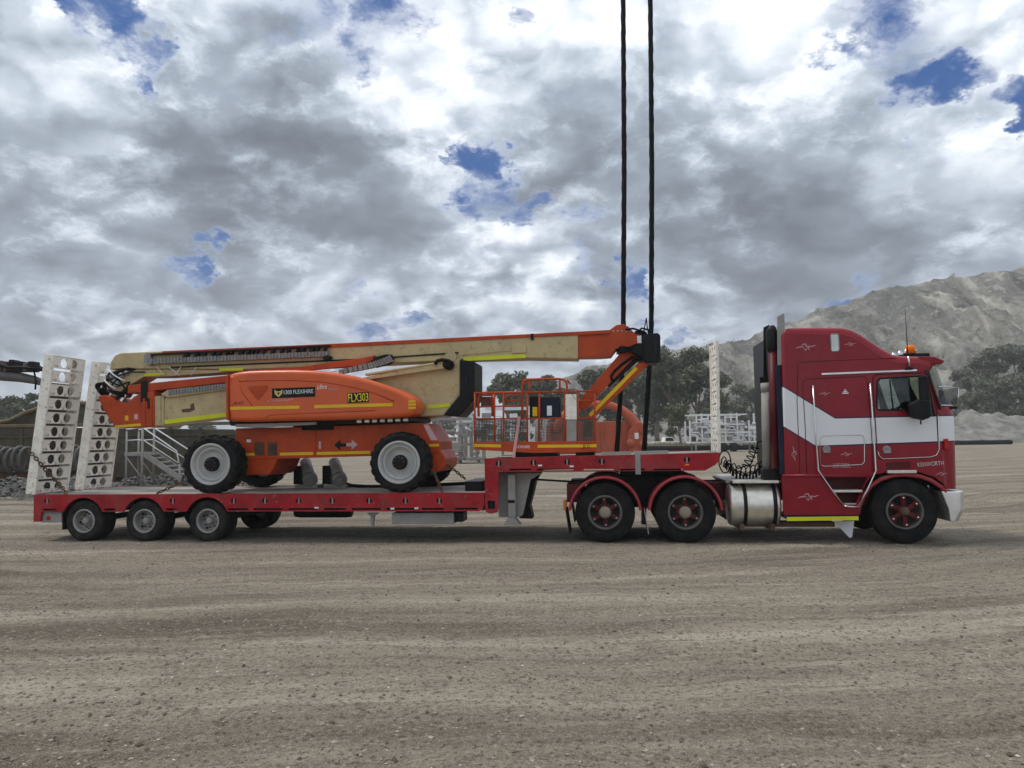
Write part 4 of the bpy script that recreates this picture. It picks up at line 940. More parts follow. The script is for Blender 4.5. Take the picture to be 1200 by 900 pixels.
# pressed crease along the cover, the vent, tape and lettering
m = MB(); m.tube([(a, .128, b) for a, b in PL([(279, 447), (300, 445.6), (340, 445.4), (380, 447.5), (415, 454), (440, 461), (462, 470.5)], .12)], .016, 6); m.build('pressed_crease', M['orange_d'], hood_near)
m = MB(); m.tube([(a, .126, b) for a, b in PL([(279, 447), (284, 460), (296, 476)], .12)], .013, 6); m.build('pressed_crease', M['orange_d'], hood_near)
m = MB(); m.tube([(a, .128, b) for a, b in PL([(312, 489), (316, 486.5), (330, 485.6), (440, 481)], .12)], .014, 6); m.build('pressed_crease', M['orange_d'], hood_near)
def onhood(pts, mm, name, dv=.006): 
    mb = MB(); mb.prism(PL(pts, .12), .12-dv, .14); return mb.build(name, M[mm], hood_near)
onhood([(290, 454.5), (293, 452.4), (313, 451.6), (315.5, 454), (304, 468.5), (301.5, 469)], 'orange_d', 'vent_recess', .003)
strip([(270, 478.6), (351, 477.2)], .12, .058, M['yellow'], 'reflective_strip', lift); strip([(368.5, 476.6), (460, 474.2)], .12, .056, M['yellow'], 'reflective_strip', lift)
onhood([(318.8, 455.3), (369.4, 453.4), (369.4, 464.8), (318.8, 466.8)], 'black', 'name_plate', .005)
text('1300 FLEXIHIRE', lift, M['print_w'], L(332.5, 462.2, .11), L(367, 460.6, .11), .112, .075)
fx = [(321.6, 456.6), (324.2, 458.6), (328.6, 458.4), (331, 456.2), (330.6, 461), (329, 463), (326.4, 465.3), (323.6, 463.2), (321.9, 461.2)]
m = MB(); m.prism(PL(fx, .112), .110, .114); m.build('animal_head_emblem', M['gold'], lift)
m = MB(); m.prism(PL([(323.4, 460.4), (325.4, 461.2), (326.3, 463.4), (327.2, 461.2), (329.2, 460.2), (327.2, 460.3), (326.3, 459.3), (325.4, 460.4)], .109), .107, .110); m.build('emblem_detail', M['black'], lift)
onhood([(407.4, 460.8), (432.3, 459.4), (432.3, 471.2), (407.4, 472.4)], 'black', 'fleet_number_plate', .004)
m_ye = mat('fleet_yellow', (.80, .66, .03), .45, var=.05); text('FLX303', lift, m_ye, L(408.2, 471.2, .112), L(431.6, 470, .112), .114, .150, bold=.004)
text('1250AJP', lift, M['print_pink'], L(313.5, 471.8, .112), L(344, 470.2, .112), .114, .05, shear=.25)
text('Ultra', lift, M['print_w'], L(371.5, 456.2, .112), L(383, 455.6, .112), .114, .085, shear=.45); text('Boom', lift, M['print_pink'], L(384, 457, .112), L(397, 457.6, .112), .114, .045, shear=.45)
text('JLG', lift, M['red_dark'], L(272, 475.2, .112), L(285.5, 474.4, .112), .114, .065, shear=.35)
for y in (469.5, 473, 477): onhood([(478.5, y), (487, y-.4), (487, y+2), (478.5, y+2.4)], 'yellow', 'hazard_mark', .008)
m = MB(); q = PL([(264.6, 441), (267.2, 438), (267.8, 493), (265, 492)], .1); m.prism(q, .10, .82); m.build('cover_end_plate', M['orange_d'], lift, bevel=.01)
m = MB(); a, b = L(391, 435, .4); m.lathe([(0, .04), (.05, .03), (.06, 0)], c=(a, .4, b-.005), axis='z', n=12); m.build('vent_cap', M['print_w'], lift)
# ---------- main boom
BV0, BV1 = .96, 1.52
plate([(128.6, 433), (129.6, 424), (134, 417), (141, 413.6), (190, 411.6), (400, 402.4), (616, 391.9), (677.3, 388.4), (677.3, 420.6), (616, 419.6), (539, 421.4), (400, 428.5), (285, 433), (200, 432), (161, 432.2), (150, 430.8)], BV0, BV1, 'tan', 'main_boom', .02)
plate([(160, 433), (200, 432.6), (285, 433.6), (285, 435), (193, 441.2), (168, 441.6), (156, 449), (149, 452.8), (141, 458.8), (125, 456.4), (124.6, 449), (134, 444)], BV0+.04, BV1-.04, 'tan', 'boom_pivot_bracket', .015)
plate([(190, 411.5), (400, 402.3), (616, 391.6), (714, 386.6), (714, 390.8), (616, 395.6), (400, 406.9), (255, 413.6), (190, 415)], BV0-.02, BV1+.02, 'orange_d', 'boom_top_cover', .006)
plate([(622, 391), (625, 390.8), (625, 398), (622, 398.2)], BV0-.04, BV1+.04, 'black', 'clamp_band', 0)
plate([(600, 404.5), (616.5, 404), (616.5, 413.4), (600, 414)], BV0-.03, BV0, 'tan', 'cover_box', .006)
strip([(543, 421), (616, 417)], BV0-.004, .075, M['lime'], 'reflective_strip', lift); strip([(169, 439.4), (193, 438.2)], BV0+.03, .045, M['lime'], 'reflective_strip', lift); strip([(257, 433.4), (285, 432.6)], BV0-.004, .05, M['lime'], 'reflective_strip', lift)
plate([(540, 414.6), (600, 409.2), (600, 410.8), (540, 416.2)], BV0-.015, BV0, 'tan', 'boom_rib', 0)
plate([(200, 429.6), (430, 419.8), (537, 412.5), (537, 414.2), (430, 421.4), (200, 431.4)], BV0-.02, BV0, 'black', 'boom_groove', 0)
plate([(677, 389), (714, 386.8), (722, 381), (730, 379.6), (737, 383), (742, 389), (748, 391), (748, 402), (738, 406), (722, 409), (716, 417), (704, 418), (677, 418.4)], BV0+.03, BV1-.03, 'orange_d', 'boom_nose', .02)
for k in range(5): m = MB(); a, b = L(719+5*k, 388, BV0); m.lathe([(0, -.012), (.018, -.012), (.018, .05)], c=(a, BV0+.03, b), n=8); m.build('nose_bolt', M['steel'], lift)
# energy chains: one mesh of links each
def echain(top, bot, n, v, m, name, th=.06):
    mb = MB()
    for i in range(n):
        def lerp(l, t):
            t *= len(l)-1; k = min(int(t), len(l)-2); f = t-k; return (l[k][0]+(l[k+1][0]-l[k][0])*f, l[k][1]+(l[k+1][1]-l[k][1])*f)
        a, b = lerp(top, (i+.08)/n), lerp(top, (i+.86)/n); c, d = lerp(bot, (i+.08)/n), lerp(bot, (i+.86)/n)
        q = PL([c, d, b, a], v); mb.prism(q, v - (0.012 if i % 2 else 0), v+th)
    return mb.build(name, M[m], lift)
echain([(171, 420.4), (384, 411.5)], [(171, 426.8), (384, 417.5)], 108, BV0-.10, 'chain', 'cable_chain', .10)
plate([(168.5, 416), (172, 413), (176, 413.4), (176, 428), (172, 428), (168.5, 425)], BV0-.11, BV0, 'galv', 'chain_end', .01)
plate([(378, 418), (384, 416), (388, 418), (386, 421.4), (378, 421.6)], BV0-.12, BV0, 'black', 'chain_end', .01)
plate([(172, 414.6), (386, 404), (386, 405.8), (172, 416.4)], BV0-.10, BV0-.02, 'black', 'hose_bundle', 0)
random.seed(11)
xx = 214
while xx < 384:
    wd = random.choice((2.2, 2.6, 3, 4.5)); y = 414.4 - (xx-214)*.0455
    plate([(xx, y+4.2), (xx+1.6, y), (xx+1.6+wd, y), (xx+wd, y+4.2)], BV0-.115, BV0-.02, 'black', 'hose_clamp', 0); xx += wd + random.choice((3, 5, 6, 8))
for x0, x1 in ((184, 192), (198, 210), (212, 205), (230, 224)):
    m = MB(); a, b = L(x0, 430, BV0-.04), L(x1, 440, BV0-.04); m.tube([(a[0], BV0-.04, a[1]), (b[0], BV0-.04, b[1])], .008, 5); m.build('tie_wire', M['print_w'], lift)
# orange fly cover under the main boom and the second chain
plate([(283, 434.5), (350, 430), (420, 420), (439, 416.4), (437, 421.5), (425, 428), (350, 435), (300, 437)], BV0-.12, BV0-.01, 'orange_d', 'fly_boom_cover', .008)
echain([(396, 433.5), (430, 426), (447, 420.6), (457, 416.2)], [(397, 438.5), (432, 432), (452, 427), (461, 423)], 18, BV0-.16, 'chain', 'cable_chain', .1)
plate([(438, 418.6), (452, 415), (459, 415.6), (461, 421), (458, 426.5), (440, 431)], BV0-.14, BV0-.06, 'black', 'chain_loop', .01)
# ---------- tower boom and tail
plate([(149.5, 451.5), (265, 440), (272, 438.6), (272, 447.6), (262, 448.4), (149.5, 461.3)], .90, 1.58, 'orange_d', 'tower_boom_top', .012)
plate([(192, 466.5), (268, 455.6), (268, 488), (192, 497.8)], .92, 1.56, 'tan', 'tower_boom', .02)
plate([(180.5, 464.5), (192, 463.4), (192, 498.2), (181, 499.2)], .90, 1.58, 'tan', 'tower_boom_end', .01)
plate([(184, 465), (188, 464.6), (188.4, 498), (184.5, 498.4)], .885, .90, 'tan', 'end_rib', 0)
strip([(193, 494.6), (265, 486)], .915, .085, M['lime'], 'reflective_strip', lift)
plate([(188, 462), (196, 457), (266, 449.4), (266, 456.5), (196, 466)], .86, .92, 'tan', 'chain_tray', .01)
echain([(197, 457.4), (264, 449.8)], [(197, 463), (264, 455.2)], 40, .84, 'chain', 'cable_chain', .05)
plate([(165, 447), (172, 446), (172.5, 470), (165, 471)], .87, .90, 'black', 'hose_bracket', 0)
plate([(164, 460), (180.5, 458), (181, 499.5), (165.5, 501)], .88, 1.6, 'orange_d', 'tail_post', .012)
for x in (167.5, 175.5): plate([(x, 467), (x+2.2, 467), (x+2.6, 499), (x+.4, 499)], .865, .88, 'orange_d', 'post_rib', 0)
plate([(172.6, 467), (174.6, 466.8), (174.8, 479), (172.8, 479)], .86, .88, 'black', 'post_slot', 0)
plate([(114.6, 466), (117, 463.6), (124, 463), (140, 471), (150.5, 472), (156, 465), (164, 461), (165.6, 500), (134.6, 501.6), (121, 480)], .90, 1.58, 'orange_d', 'tail_plate', .02)
strip([(135, 500), (165.4, 497.6)], .895, .05, M['yellow'], 'reflective_strip', lift)
for x, y in ((148.5, 490), (159.5, 488.4)): plate([(x-2, y-3), (x+1.8, y-3), (x+1.8, y+3), (x-2, y+3)], .893, .9, 'yellow' if x < 150 else 'print_pink', 'small_decal', 0)
plate([(244, 447), (250, 446), (250, 462), (244, 462)], .80, .83, 'galv', 'lug', 0) if False else None
plate([(212, 474), (223, 472.6), (223, 478.4), (212, 479.6)], .90, .92, 'tan', 'grease_box', .004)
plate([(213, 478), (221, 476), (227, 472), (228, 480), (222, 483), (213, 483)], .912, .918, 'rust', 'scraped_decal', 0)
# dark knuckle with its hoses
plate([(126, 436), (150, 432), (163, 433), (163, 441), (150, 451), (141, 466), (128, 460), (120, 452)], BV0+.1, BV1-.1, 'black', 'knuckle', .03)
for (x, y, r) in ((142, 440, .06), (135, 449, .09), (148, 437, .05), (131, 441, .05)):
    m = MB(); a, b = L(x, y, BV0); m.lathe([(0, -.03), (r*.7, -.03), (r, -.01), (r, .15)], c=(a, BV0, b), n=16); m.build('pivot_pin', M['steel'], lift)
for k in range(6):
    m = MB(); a, b = L(116.5+k*1.3, 454.5+k*.6, 1.0+k*.08); rr_ = .095 + .014*k; v = 1.0+.08*k
    m.tube([(a + rr_*math.cos(t)*.7, v + .04*math.sin(t*2), b + rr_*math.sin(t)) for t in [2*math.pi*q/18 for q in range(18)]], .018, 6, closed=True); m.build('hydraulic_hose', M['hose'], lift)
for pts in ([(122, 447), (128, 455), (138, 462), (150, 459)], [(124, 440), (131, 448), (140, 452), (150, 448)], [(135, 470), (140, 463), (148, 456), (152, 447)], [(128, 437), (140, 446), (146, 455), (144, 466)], [(131, 452), (140, 440), (152, 436), (170, 436)]):
    m = MB(); m.tube([(a, BV0-.03, b) for a, b in PL(pts, BV0-.03)], .017, 6); m.build('hydraulic_hose', M['hose'], lift)
for pts in ([(126.5, 433), (134, 440), (142, 444.5), (147, 446.4)], [(122, 445.5), (129, 452), (136, 455.6)]):
    m = MB(); m.tube([(a, BV0-.06, b) for a, b in PL(pts, BV0-.06)], .013, 6); m.build('sheathed_hose', M['print_w'], lift)
plate([(140, 469), (146, 462), (148, 463.4), (142.4, 471)], BV0-.02, BV0+.04, 'chrome', 'cylinder_rod', 0)
# ---------- upright at the front of the turntable
plate([(428, 444), (470, 433), (539, 420.5), (539, 463), (519.6, 487), (470, 489.4), (428, 489)], .86, 1.62, 'tan', 'tower_upright', .02)
plate([(539, 421), (556.3, 424), (556.3, 467), (537.4, 488.2), (519.6, 487), (539, 462.4)], .80, 1.68, 'black', 'upright_cowl', .02)
for x, y in ((547, 444), (551, 440)): plate([(x-1.4, y-5), (x+1.4, y-5), (x+1.4, y+4), (x-1.4, y+4)], .78, .80, 'navy', 'lamp_block', .004)
strip([(500.5, 477), (527, 474.6)], .855, .065, M['lime'], 'reflective_strip', lift)
plate([(528, 453), (529.6, 453), (529.6, 459), (528, 459)], .85, .86, 'yellow', 'small_decal', 0)
m = MB(); a, b = L(528, 418, .86); m.cyl((a, .845, b), (a, .88, b), .11, 24); m.build('pivot_boss', M['tan'], lift)
plate([(415, 444.5), (522, 422.6), (528, 425), (522, 431.6), (440, 443.5), (425, 447.5)], .70, .82, 'tan', 'levelling_link', .015)
plate([(427, 437.6), (519, 423.2), (519, 425.4), (428, 440.4)], .68, .80, 'tan', 'slave_cylinder', .012)
m = MB(); a, b = L(524.5, 427, .68); m.lathe([(0, -.05), (.07, -.05), (.095, -.02), (.10, .14)], c=(a, .70, b), n=20); m.build('link_pin', M['black'], lift)
m = MB(); m.tube([(a_, .66, b_) for a_, b_ in PL([(510, 427), (512, 423), (518, 421.4), (526, 423), (530, 427.5)], .66)], .035, 8); m.build('link_hose', M['hose'], lift)
# ---------- jib
def beam(p, q, w0, w1, v0, v1, m, name, bevel=.012):
    mb = MB(); a, b = L(*p, v0); c, d = L(*q, v0); l = math.hypot(c-a, d-b); nx, nz = -(d-b)/l, (c-a)/l
    mb.prism([(a-nx*w0/2, b-nz*w0/2), (c-nx*w1/2, d-nz*w1/2), (c+nx*w1/2, d+nz*w1/2), (a+nx*w0/2, b+nz*w0/2)], v0, v1); return mb.build(name, M[m], lift, bevel=bevel)
beam((748, 402), (679, 478), .26, .20, 1.12, 1.36, 'orange_d', 'jib_upper_arm', .02)
beam((757, 423), (689, 491), .15, .13, 1.04, 1.20, 'orange_d', 'jib_lower_arm')
beam((746, 431), (691, 487), .065, .065, 1.025, 1.04, 'yellow', 'reflective_strip', 0)
beam((752, 415), (712, 452), .10, .08, 1.16, 1.26, 'black', 'jib_cylinder')
beam((712, 452), (684, 478), .05, .05, 1.18, 1.24, 'chrome', 'cylinder_rod')
m = MB(); m.tube([(a_, 1.10, b_) for a_, b_ in PL([(718, 446), (716, 441), (720, 435), (730, 426), (742, 418)], 1.10)], .025, 6); m.build('hydraulic_hose', M['hose'], lift)
# rotator head
plate([(753.5, 391.5), (771.5, 390.2), (774, 393), (774, 423), (770, 425.4), (755, 424.6)], .92, 1.5, 'black', 'rotator_housing', .02)
plate([(744, 387.5), (756, 387), (757, 421), (750, 425), (746, 418), (738, 410), (728, 414), (722, 412), (724, 408), (740, 404)], 1.0, 1.45, 'black', 'rotator_bracket', .015)
plate([(746.6, 393.5), (751.6, 393), (751.8, 402), (747, 402)], .98, 1.0, 'print_w', 'small_decal', 0)
plate([(766.6, 398), (769.6, 398), (769.6, 418), (766.6, 418)], .905, .92, 'navy', 'housing_rib', .004)
for pts in ([(733, 386), (742, 385), (752, 388), (758, 391)], [(745, 391), (752, 384.6), (762, 387), (765, 392)], [(722, 411), (728, 406), (738, 408), (745, 404)], [(725, 413), (735, 411), (745, 414), (752, 420)]):
    m = MB(); m.tube([(a_, .97, b_) for a_, b_ in PL(pts, .97)], .02, 6); m.build('hydraulic_hose', M['hose'], lift)
m = MB(); m.tube([(a_, 1.1, b_) for a_, b_ in PL([(754, 391), (757.5, 372.6), (758.4, 382), (760, 391)], 1.1)], .012, 5); m.build('wire_guide', M['black'], lift)
# ---------- work platform
PV0, PV1 = .74, 1.62
basket = MB(); fl = PL([(554.6, 518), (699.4, 517), (699.6, 529), (690, 530), (625, 531), (565, 527.5), (554.6, 526)], PV0); basket.prism(fl, PV0, PV1)
bk = basket.build('work_platform', M['orange_d'], lift, bevel=.01)
strip([(555.5, 522), (587, 522.6)], PV0-.003, .055, M['yellow'], 'reflective_strip', lift); strip([(630, 523), (699, 522.4)], PV0-.003, .055, M['yellow'], 'reflective_strip', lift)
text('FLEXIHIRE', lift, M['print_w'], L(603, 525, PV0), L(621, 525.2, PV0), PV0-.004, .05)
text('JLG', lift, M['black'], L(682, 526.4, PV0), L(692, 526.2, PV0), PV0-.010, .10, shear=.3)
def bar(pts, v, r=.019, m='orange_d', name='guard_rail'):
    mb = MB(); mb.tube([(a, v if not isinstance(p, tuple) or len(p) < 3 else p[2], b) for p, (a, b) in zip(pts, [L(p[0], p[1], v) for p in pts])], r, 8); return mb.build(name, M[m], bk)
for v in (PV0+.03, PV1-.03):
    bar([(556, 460.5), (698, 458.5)], v); bar([(556, 477), (617, 475)], v, .014); bar([(664, 470), (698, 469)], v, .014); bar([(556, 491), (698, 490)], v, .016)
    for x in (556.5, 579.5, 590, 618, 632, 662, 677, 697): bar([(x, 460.5), (x, 518)], v, .019, 'orange_d', 'post')
    bar([(612.5, 491), (611.6, 462), (612, 450), (615, 445.4), (619, 444.6), (655, 444), (661, 445), (664, 449), (665, 460), (665, 491)], v, .021, 'orange_d', 'raised_rail')
    bar([(620, 462), (620, 446)], v, .018); bar([(656, 461), (656, 445)], v, .018)
    bar([(592, 469.5), (593.5, 464.5), (598, 463), (612, 462.6)], v, .016) ; bar([(592, 469.5), (612, 469)], v, .014)
    # infill mesh panels, grey wire
    for x0, x1 in ((557, 579), (581, 617), (633, 661), (678, 696.6)):
        (u0, z0), (u1, z1) = L(x0, 517.5, v), L(x1, 492, v); mw = MB(); nx = int((u1-u0)/.028); nz = int((z1-z0)/.028)
        for i in range(nx+1): uu = u0+(u1-u0)*i/nx; mw.box(uu-.005, uu+.005, v-.004, v+.004, z0, z1)
        for i in range(nz+1): zz = z0+(z1-z0)*i/nz; mw.box(u0, u1, v-.0035, v+.0035, zz-.005, zz+.005)
        mw.build('infill_mesh', M['mesh'], bk)
    bar([(629, 491), (629, 517)], v, .03, 'galv', 'mesh_frame')
for x in (556, 698):
    for y in (460, 491): a, b = L(x, y, PV0); mb = MB(); mb.tube([(a, PV0+.03, b), (a, PV1-.03, b)], .019, 8); mb.build('guard_rail', M['orange_d'], bk)
for x in (612, 665): a, b = L(x, 445.4 if x < 640 else 446, PV0); mb = MB(); mb.tube([(a, PV0+.03, b), (a, PV1-.03, b)], .019, 8); mb.build('guard_rail', M['orange_d'], bk)
# gate frame at the tail end, control console, white post
bar([(561, 488), (560.5, 466), (563, 463), (576, 463), (577, 466), (577, 488)], PV0+.06, .022, 'orange_d', 'gate_frame')
plate([(563.5, 465), (575.5, 465), (575.5, 476), (563.5, 476.5)], PV0+.1, PV0+.16, 'rust', 'gate_tread', .01, bk)
m = MB(); (u0, z0), (u1, z1) = L(634, 491, PV0+.1), L(656, 465, PV0+.1); m.box(u0, u1, PV0+.10, PV0+.55, z0, z1); cons = m.build('control_console', M['navy'], bk, bevel=.02)
m = MB(); (u0, z0), (u1, z1) = L(620, 491, PV0+.1), L(631, 464, PV0+.1); m.box(u0, u1+.05, PV0+.20, PV0+.6, z0, z1); m.build('tool_tray', M['black'], bk, bevel=.015)
plate([(641, 475.5), (646.6, 475.5), (646.6, 487), (641, 487)], PV0+.09, PV0+.10, 'print_w', 'decal', 0, bk); plate([(624, 477), (629.6, 477), (629.6, 488), (624, 488)], PV0+.085, PV0+.195, 'yellow', 'manual_box', .006, bk)
plate([(662.6, 462), (675.4, 462), (675.8, 491.6), (662.8, 491.6)], PV0-.015, PV0+.01, 'oldwhite', 'notice_board', .004, bk); plate([(664, 492), (675.6, 492), (675.6, 517), (664, 517)], PV0+.0, PV0+.05, 'galv', 'kick_panel', .004, bk)
plate([(684, 493), (694, 493), (694, 512), (684, 512)], PV0+.3, PV0+.6, 'rust', 'step_box', .006, bk)
# black rubber skids under the platform
for x0, x1 in ((604, 654), (675, 697)):
    a, b = L(x0, 530.6, 1.0), L(x1, 530.6, 1.0); m = MB(); u_m = (a[0]+b[0])/2; zz = gz(u_m)-.015; m.box(a[0], b[0], .85, 1.5, zz, LZ(x0, 529.0, PV0)); m.build('platform_skid', M['black'], bk, bevel=.01)
# strap over the platform
m = MB(); pts = PL([(608.5, 488), (607, 500), (604.6, 516), (602.4, 531), (602, 537)], .70); 
for (a, b), (c, d) in zip(pts, pts[1:]): m.prism([(a-.028, b), (c-.028, d), (c+.028, d), (a+.028, b)], .69, .70)
rig_part(m, 'ratchet_strap', M['pink'], 'faded pink ratchet strap pulled down over the side of the lift platform', 'strap')
# gear lying on the gooseneck deck
for x, y, wd, mm, nm, lb, ct in ((722, 527.4, .26, 'galv', 'steel_bar', 'grey steel bar lying on the gooseneck deck below the left rope', 'bar'), (763, 526.6, .3, 'galv', 'timber_packer', 'grey packing timber lying on the gooseneck deck by the straps', 'timber')):
    a = LU(x, y, .4); m = MB(); z0 = gz(a)-.014; m.obox((a, .55, z0+.03+abs(wd*.0145)), (wd, .05, wd*.0145), (-.01, .06, 0), (0, 0, .025)); rig_part(m, nm, M[mm], lb, ct)

# ================================================================== noise for terrain
def vnoise(x, y, seed=0):
    xi = np.floor(x).astype(np.int64); yi = np.floor(y).astype(np.int64); xf = x-xi; yf = y-yi
    def h(a, b):
        n = (a*374761393 + b*668265263 + seed*1442695041) & 0xFFFFFFFF
        n = ((n ^ (n >> 13)) * 1274126177) & 0xFFFFFFFF
        return ((n ^ (n >> 16)) & 0xFFFF)/65535.0
    sx_ = xf*xf*(3-2*xf); sy_ = yf*yf*(3-2*yf)
    return (h(xi, yi)*(1-sx_)+h(xi+1, yi)*sx_)*(1-sy_) + (h(xi, yi+1)*(1-sx_)+h(xi+1, yi+1)*sx_)*sy_ - .5
def fbm(x, y, seed=0, oct=4, g=.5):
    a, f, s = 1.0, 1.0, 0
    for k in range(oct): s = s + a*vnoise(x*f, y*f, seed+k*17); a *= g; f *= 2.03
    return s
def grid_mesh(name, X, Y, Z, m, smooth=True):
    ny, nx = X.shape; co = np.stack([X, Y, Z], -1).reshape(-1, 3)
    idx = np.arange(nx*ny).reshape(ny, nx); q = np.stack([idx[:-1, :-1], idx[:-1, 1:], idx[1:, 1:], idx[1:, :-1]], -1).reshape(-1, 4)
    me = bpy.data.meshes.new(name); me.vertices.add(len(co)); me.vertices.foreach_set('co', co.ravel()); nf = len(q)
    me.loops.add(nf*4); me.loops.foreach_set('vertex_index', q.ravel().astype(np.int32)); me.polygons.add(nf)
    me.polygons.foreach_set('loop_start', np.arange(0, nf*4, 4, dtype=np.int32)); me.polygons.foreach_set('loop_total', np.full(nf, 4, dtype=np.int32))
    me.polygons.foreach_set('use_smooth', np.full(nf, smooth)); me.update(calc_edges=True); me.validate()
    o = bpy.data.objects.new(name, me); col.objects.link(o); me.materials.append(m); return o

# ================================================================== ground
def ground_mat():
    m = bpy.data.materials.new('dry_gravel_dirt'); m.use_nodes = True; t = NT(m.node_tree); bs = t.n['Principled BSDF']
    ob = t.add('ShaderNodeTexCoord').outputs['Object']
    so_ = t.add('ShaderNodeSeparateXYZ'); t.put(so_.inputs[0], ob); gx_, gy_ = so_.outputs[0], so_.outputs[1]
    x3 = t.math('ADD', gx_, 3.0); vc = t.math('SUBTRACT', gy_, t.math('ADD', t.math('MULTIPLY', gx_, .03), t.math('MULTIPLY', t.math('MULTIPLY', x3, x3), .006)))
    vc = t.math('ADD', vc, t.math('MULTIPLY', t.noise(ob, .12, 3, .5), 2.4)); cv = t.add('ShaderNodeCombineXYZ'); t.put(cv.inputs[0], t.math('MULTIPLY', gx_, .09)); t.put(cv.inputs[1], t.math('MULTIPLY', vc, .95))
    tracks = t.noise(cv.outputs[0], 1.0, 5, .66)             # long wheel smears running with the traffic
    cv2 = t.add('ShaderNodeCombineXYZ'); t.put(cv2.inputs[0], t.math('MULTIPLY', gx_, .35)); t.put(cv2.inputs[1], t.math('MULTIPLY', vc, 6.5)); streak = t.noise(cv2.outputs[0], 1.0, 4, .7)
    big = t.noise(ob, .22, 3, .6, .5); mid = t.noise(ob, 2.1, 5, .66); fine = t.noise(ob, 26.0, 4, .7); grit = t.noise(ob, 110.0, 2, .7)
    c = t.ramp(tracks, [(.36, (.135, .108, .078)), (.45, (.255, .211, .156)), (.54, (.330, .277, .208)), (.64, (.490, .422, .330))])
    c = t.mix(t.mrange(streak, .52, .68, 0, .60), c, (.150, .121, .088)); c = t.mix(t.mrange(streak, .46, .32, 0, .45), c, (.47, .41, .325))
    c = t.mix(t.mrange(big, .35, .68, 0, .30), c, (.36, .303, .230)); c = t.mix(t.mrange(mid, .52, .70, 0, .45), c, (.165, .134, .098))
    mid2 = t.noise(ob, 8.0, 5, .72); c = t.mix(t.mrange(mid2, .54, .66, 0, .55), c, (.13, .104, .076)); c = t.mix(t.mrange(mid2, .44, .32, 0, .40), c, (.46, .40, .315))
    c = t.mix(t.mrange(fine, .53, .64, 0, .85), c, (.085, .068, .050)); c = t.mix(t.mrange(fine, .45, .32, 0, .55), c, (.52, .455, .365))
    c = t.mix(t.mrange(grit, .58, .68, 0, .65), c, (.58, .52, .43)); c = t.mix(t.mrange(grit, .42, .32, 0, .65), c, (.085, .068, .050))
    hs = t.add('ShaderNodeHueSaturation'); hs.inputs['Hue'].default_value = .50; hs.inputs['Saturation'].default_value = .93; hs.inputs['Value'].default_value = .88; t.put(hs.inputs['Color'], c); c = hs.outputs[0]
    t.put(bs.inputs['Base Color'], c); bs.inputs['Roughness'].default_value = .95; bs.inputs['Specular IOR Level'].default_value = .15
    hgt = t.math('ADD', t.math('MULTIPLY', fine, .8), t.math('MULTIPLY', mid2, .9))
    b = t.add('ShaderNodeBump'); b.inputs['Strength'].default_value = .9; b.inputs['Distance'].default_value = .06; t.put(b.inputs['Height'], hgt); t.l.new(b.outputs[0], bs.inputs['Normal'])
    return m
M['ground'] = ground_mat()
xs = list(np.arange(-9.5, 9.51, .05)); x_ = 9.5; tail = []
while x_ < 1500: x_ += max(.06, .06*x_); tail.append(x_)
xs = np.array([-v for v in reversed(tail)] + xs + tail)
ys = [-60, -30, -15, -8, -4, -2, 0, 1, 2, 2.6]; y_ = 2.6
while y_ < 1500: y_ += max(.035, .0115*y_); ys.append(y_)
GX, GY = np.meshgrid(xs, np.array(ys))
def gz_np(X, Y):
    w_ = np.clip(1 - (np.hypot(X, Y) - 25)/40, 0, 1)
    U_ = X; V_ = Y - .03*X - .006*(X+3)**2 + .9*vnoise(X*.12, Y*.12, 9)
    z = .045*fbm(U_*.10, V_*1.5, 21, 5, .55) + .016*fbm(X*2.2, Y*2.2, 5, 4, .6) + .014*fbm(X*9, Y*9, 31, 3, .65)
    rough = np.clip(fbm(X*.35, Y*.8, 77, 3)*2.2, 0, 1)
    z = z + rough*.020*np.clip(fbm(X*6, Y*6, 45, 3, .6), -.1, 1)
    z = z + .30*np.clip((np.hypot(X-14, (Y-20)*1.2)-2)/-6 + .6, 0, 1)*fbm(X*1.1, Y*1.6, 61, 5, .6)
    return z*w_ - .012
ground = grid_mesh('ground', GX, GY, gz_np(GX, GY), M['ground']); structure(ground, label='bare brown gravel yard with wheel smears')

def stones(name, n, xr, yr, smin, smax, m, seed, dark=False, power=2.5):
    rng = np.random.default_rng(seed)
    base = np.array([(1,0,0),(-1,0,0),(0,1,0),(0,-1,0),(0,0,1),(0,0,-1)], float); faces = np.array([(0,2,4),(2,1,4),(1,3,4),(3,0,4),(2,0,5),(1,2,5),(3,1,5),(0,3,5)])
    t = rng.random(n); Yp = yr[0] + (yr[1]-yr[0])*t**1.6; half = Yp*.70; Xp = (rng.random(n)*2-1)*half
    # stones gather in drifts
    keep = (fbm(Xp*.35, Yp*.8, 77, 3) + .55*rng.random(n)) > .22; Xp, Yp = Xp[keep], Yp[keep]; n = len(Xp)
    s_ = smin + (smax-smin)*rng.random(n)**power; sc = s_[:, None]*np.stack([.7+.6*rng.random(n), .7+.6*rng.random(n), .4+.4*rng.random(n)], 1)
    ang = rng.random(n)*6.28; V = base[None]*sc[:, None, :]*(0.75+.5*rng.random((n, 6, 1))); ca, sa = np.cos(ang)[:, None], np.sin(ang)[:, None]
    x2 = V[..., 0]*ca - V[..., 1]*sa; y2 = V[..., 0]*sa + V[..., 1]*ca; Z = gz_np(Xp, Yp)
    co = np.stack([x2 + Xp[:, None], y2 + Yp[:, None], V[..., 2] + (Z + sc[:, 2]*.25)[:, None]], -1).reshape(-1, 3)
    fs = (faces[None] + (np.arange(n)*6)[:, None, None]).reshape(-1, 3); me = bpy.data.meshes.new(name); me.from_pydata(co.tolist(), [], fs.tolist()); me.update()
    o = bpy.data.objects.new(name, me); col.objects.link(o); me.materials.append(m); o['kind'] = 'stuff'; return o
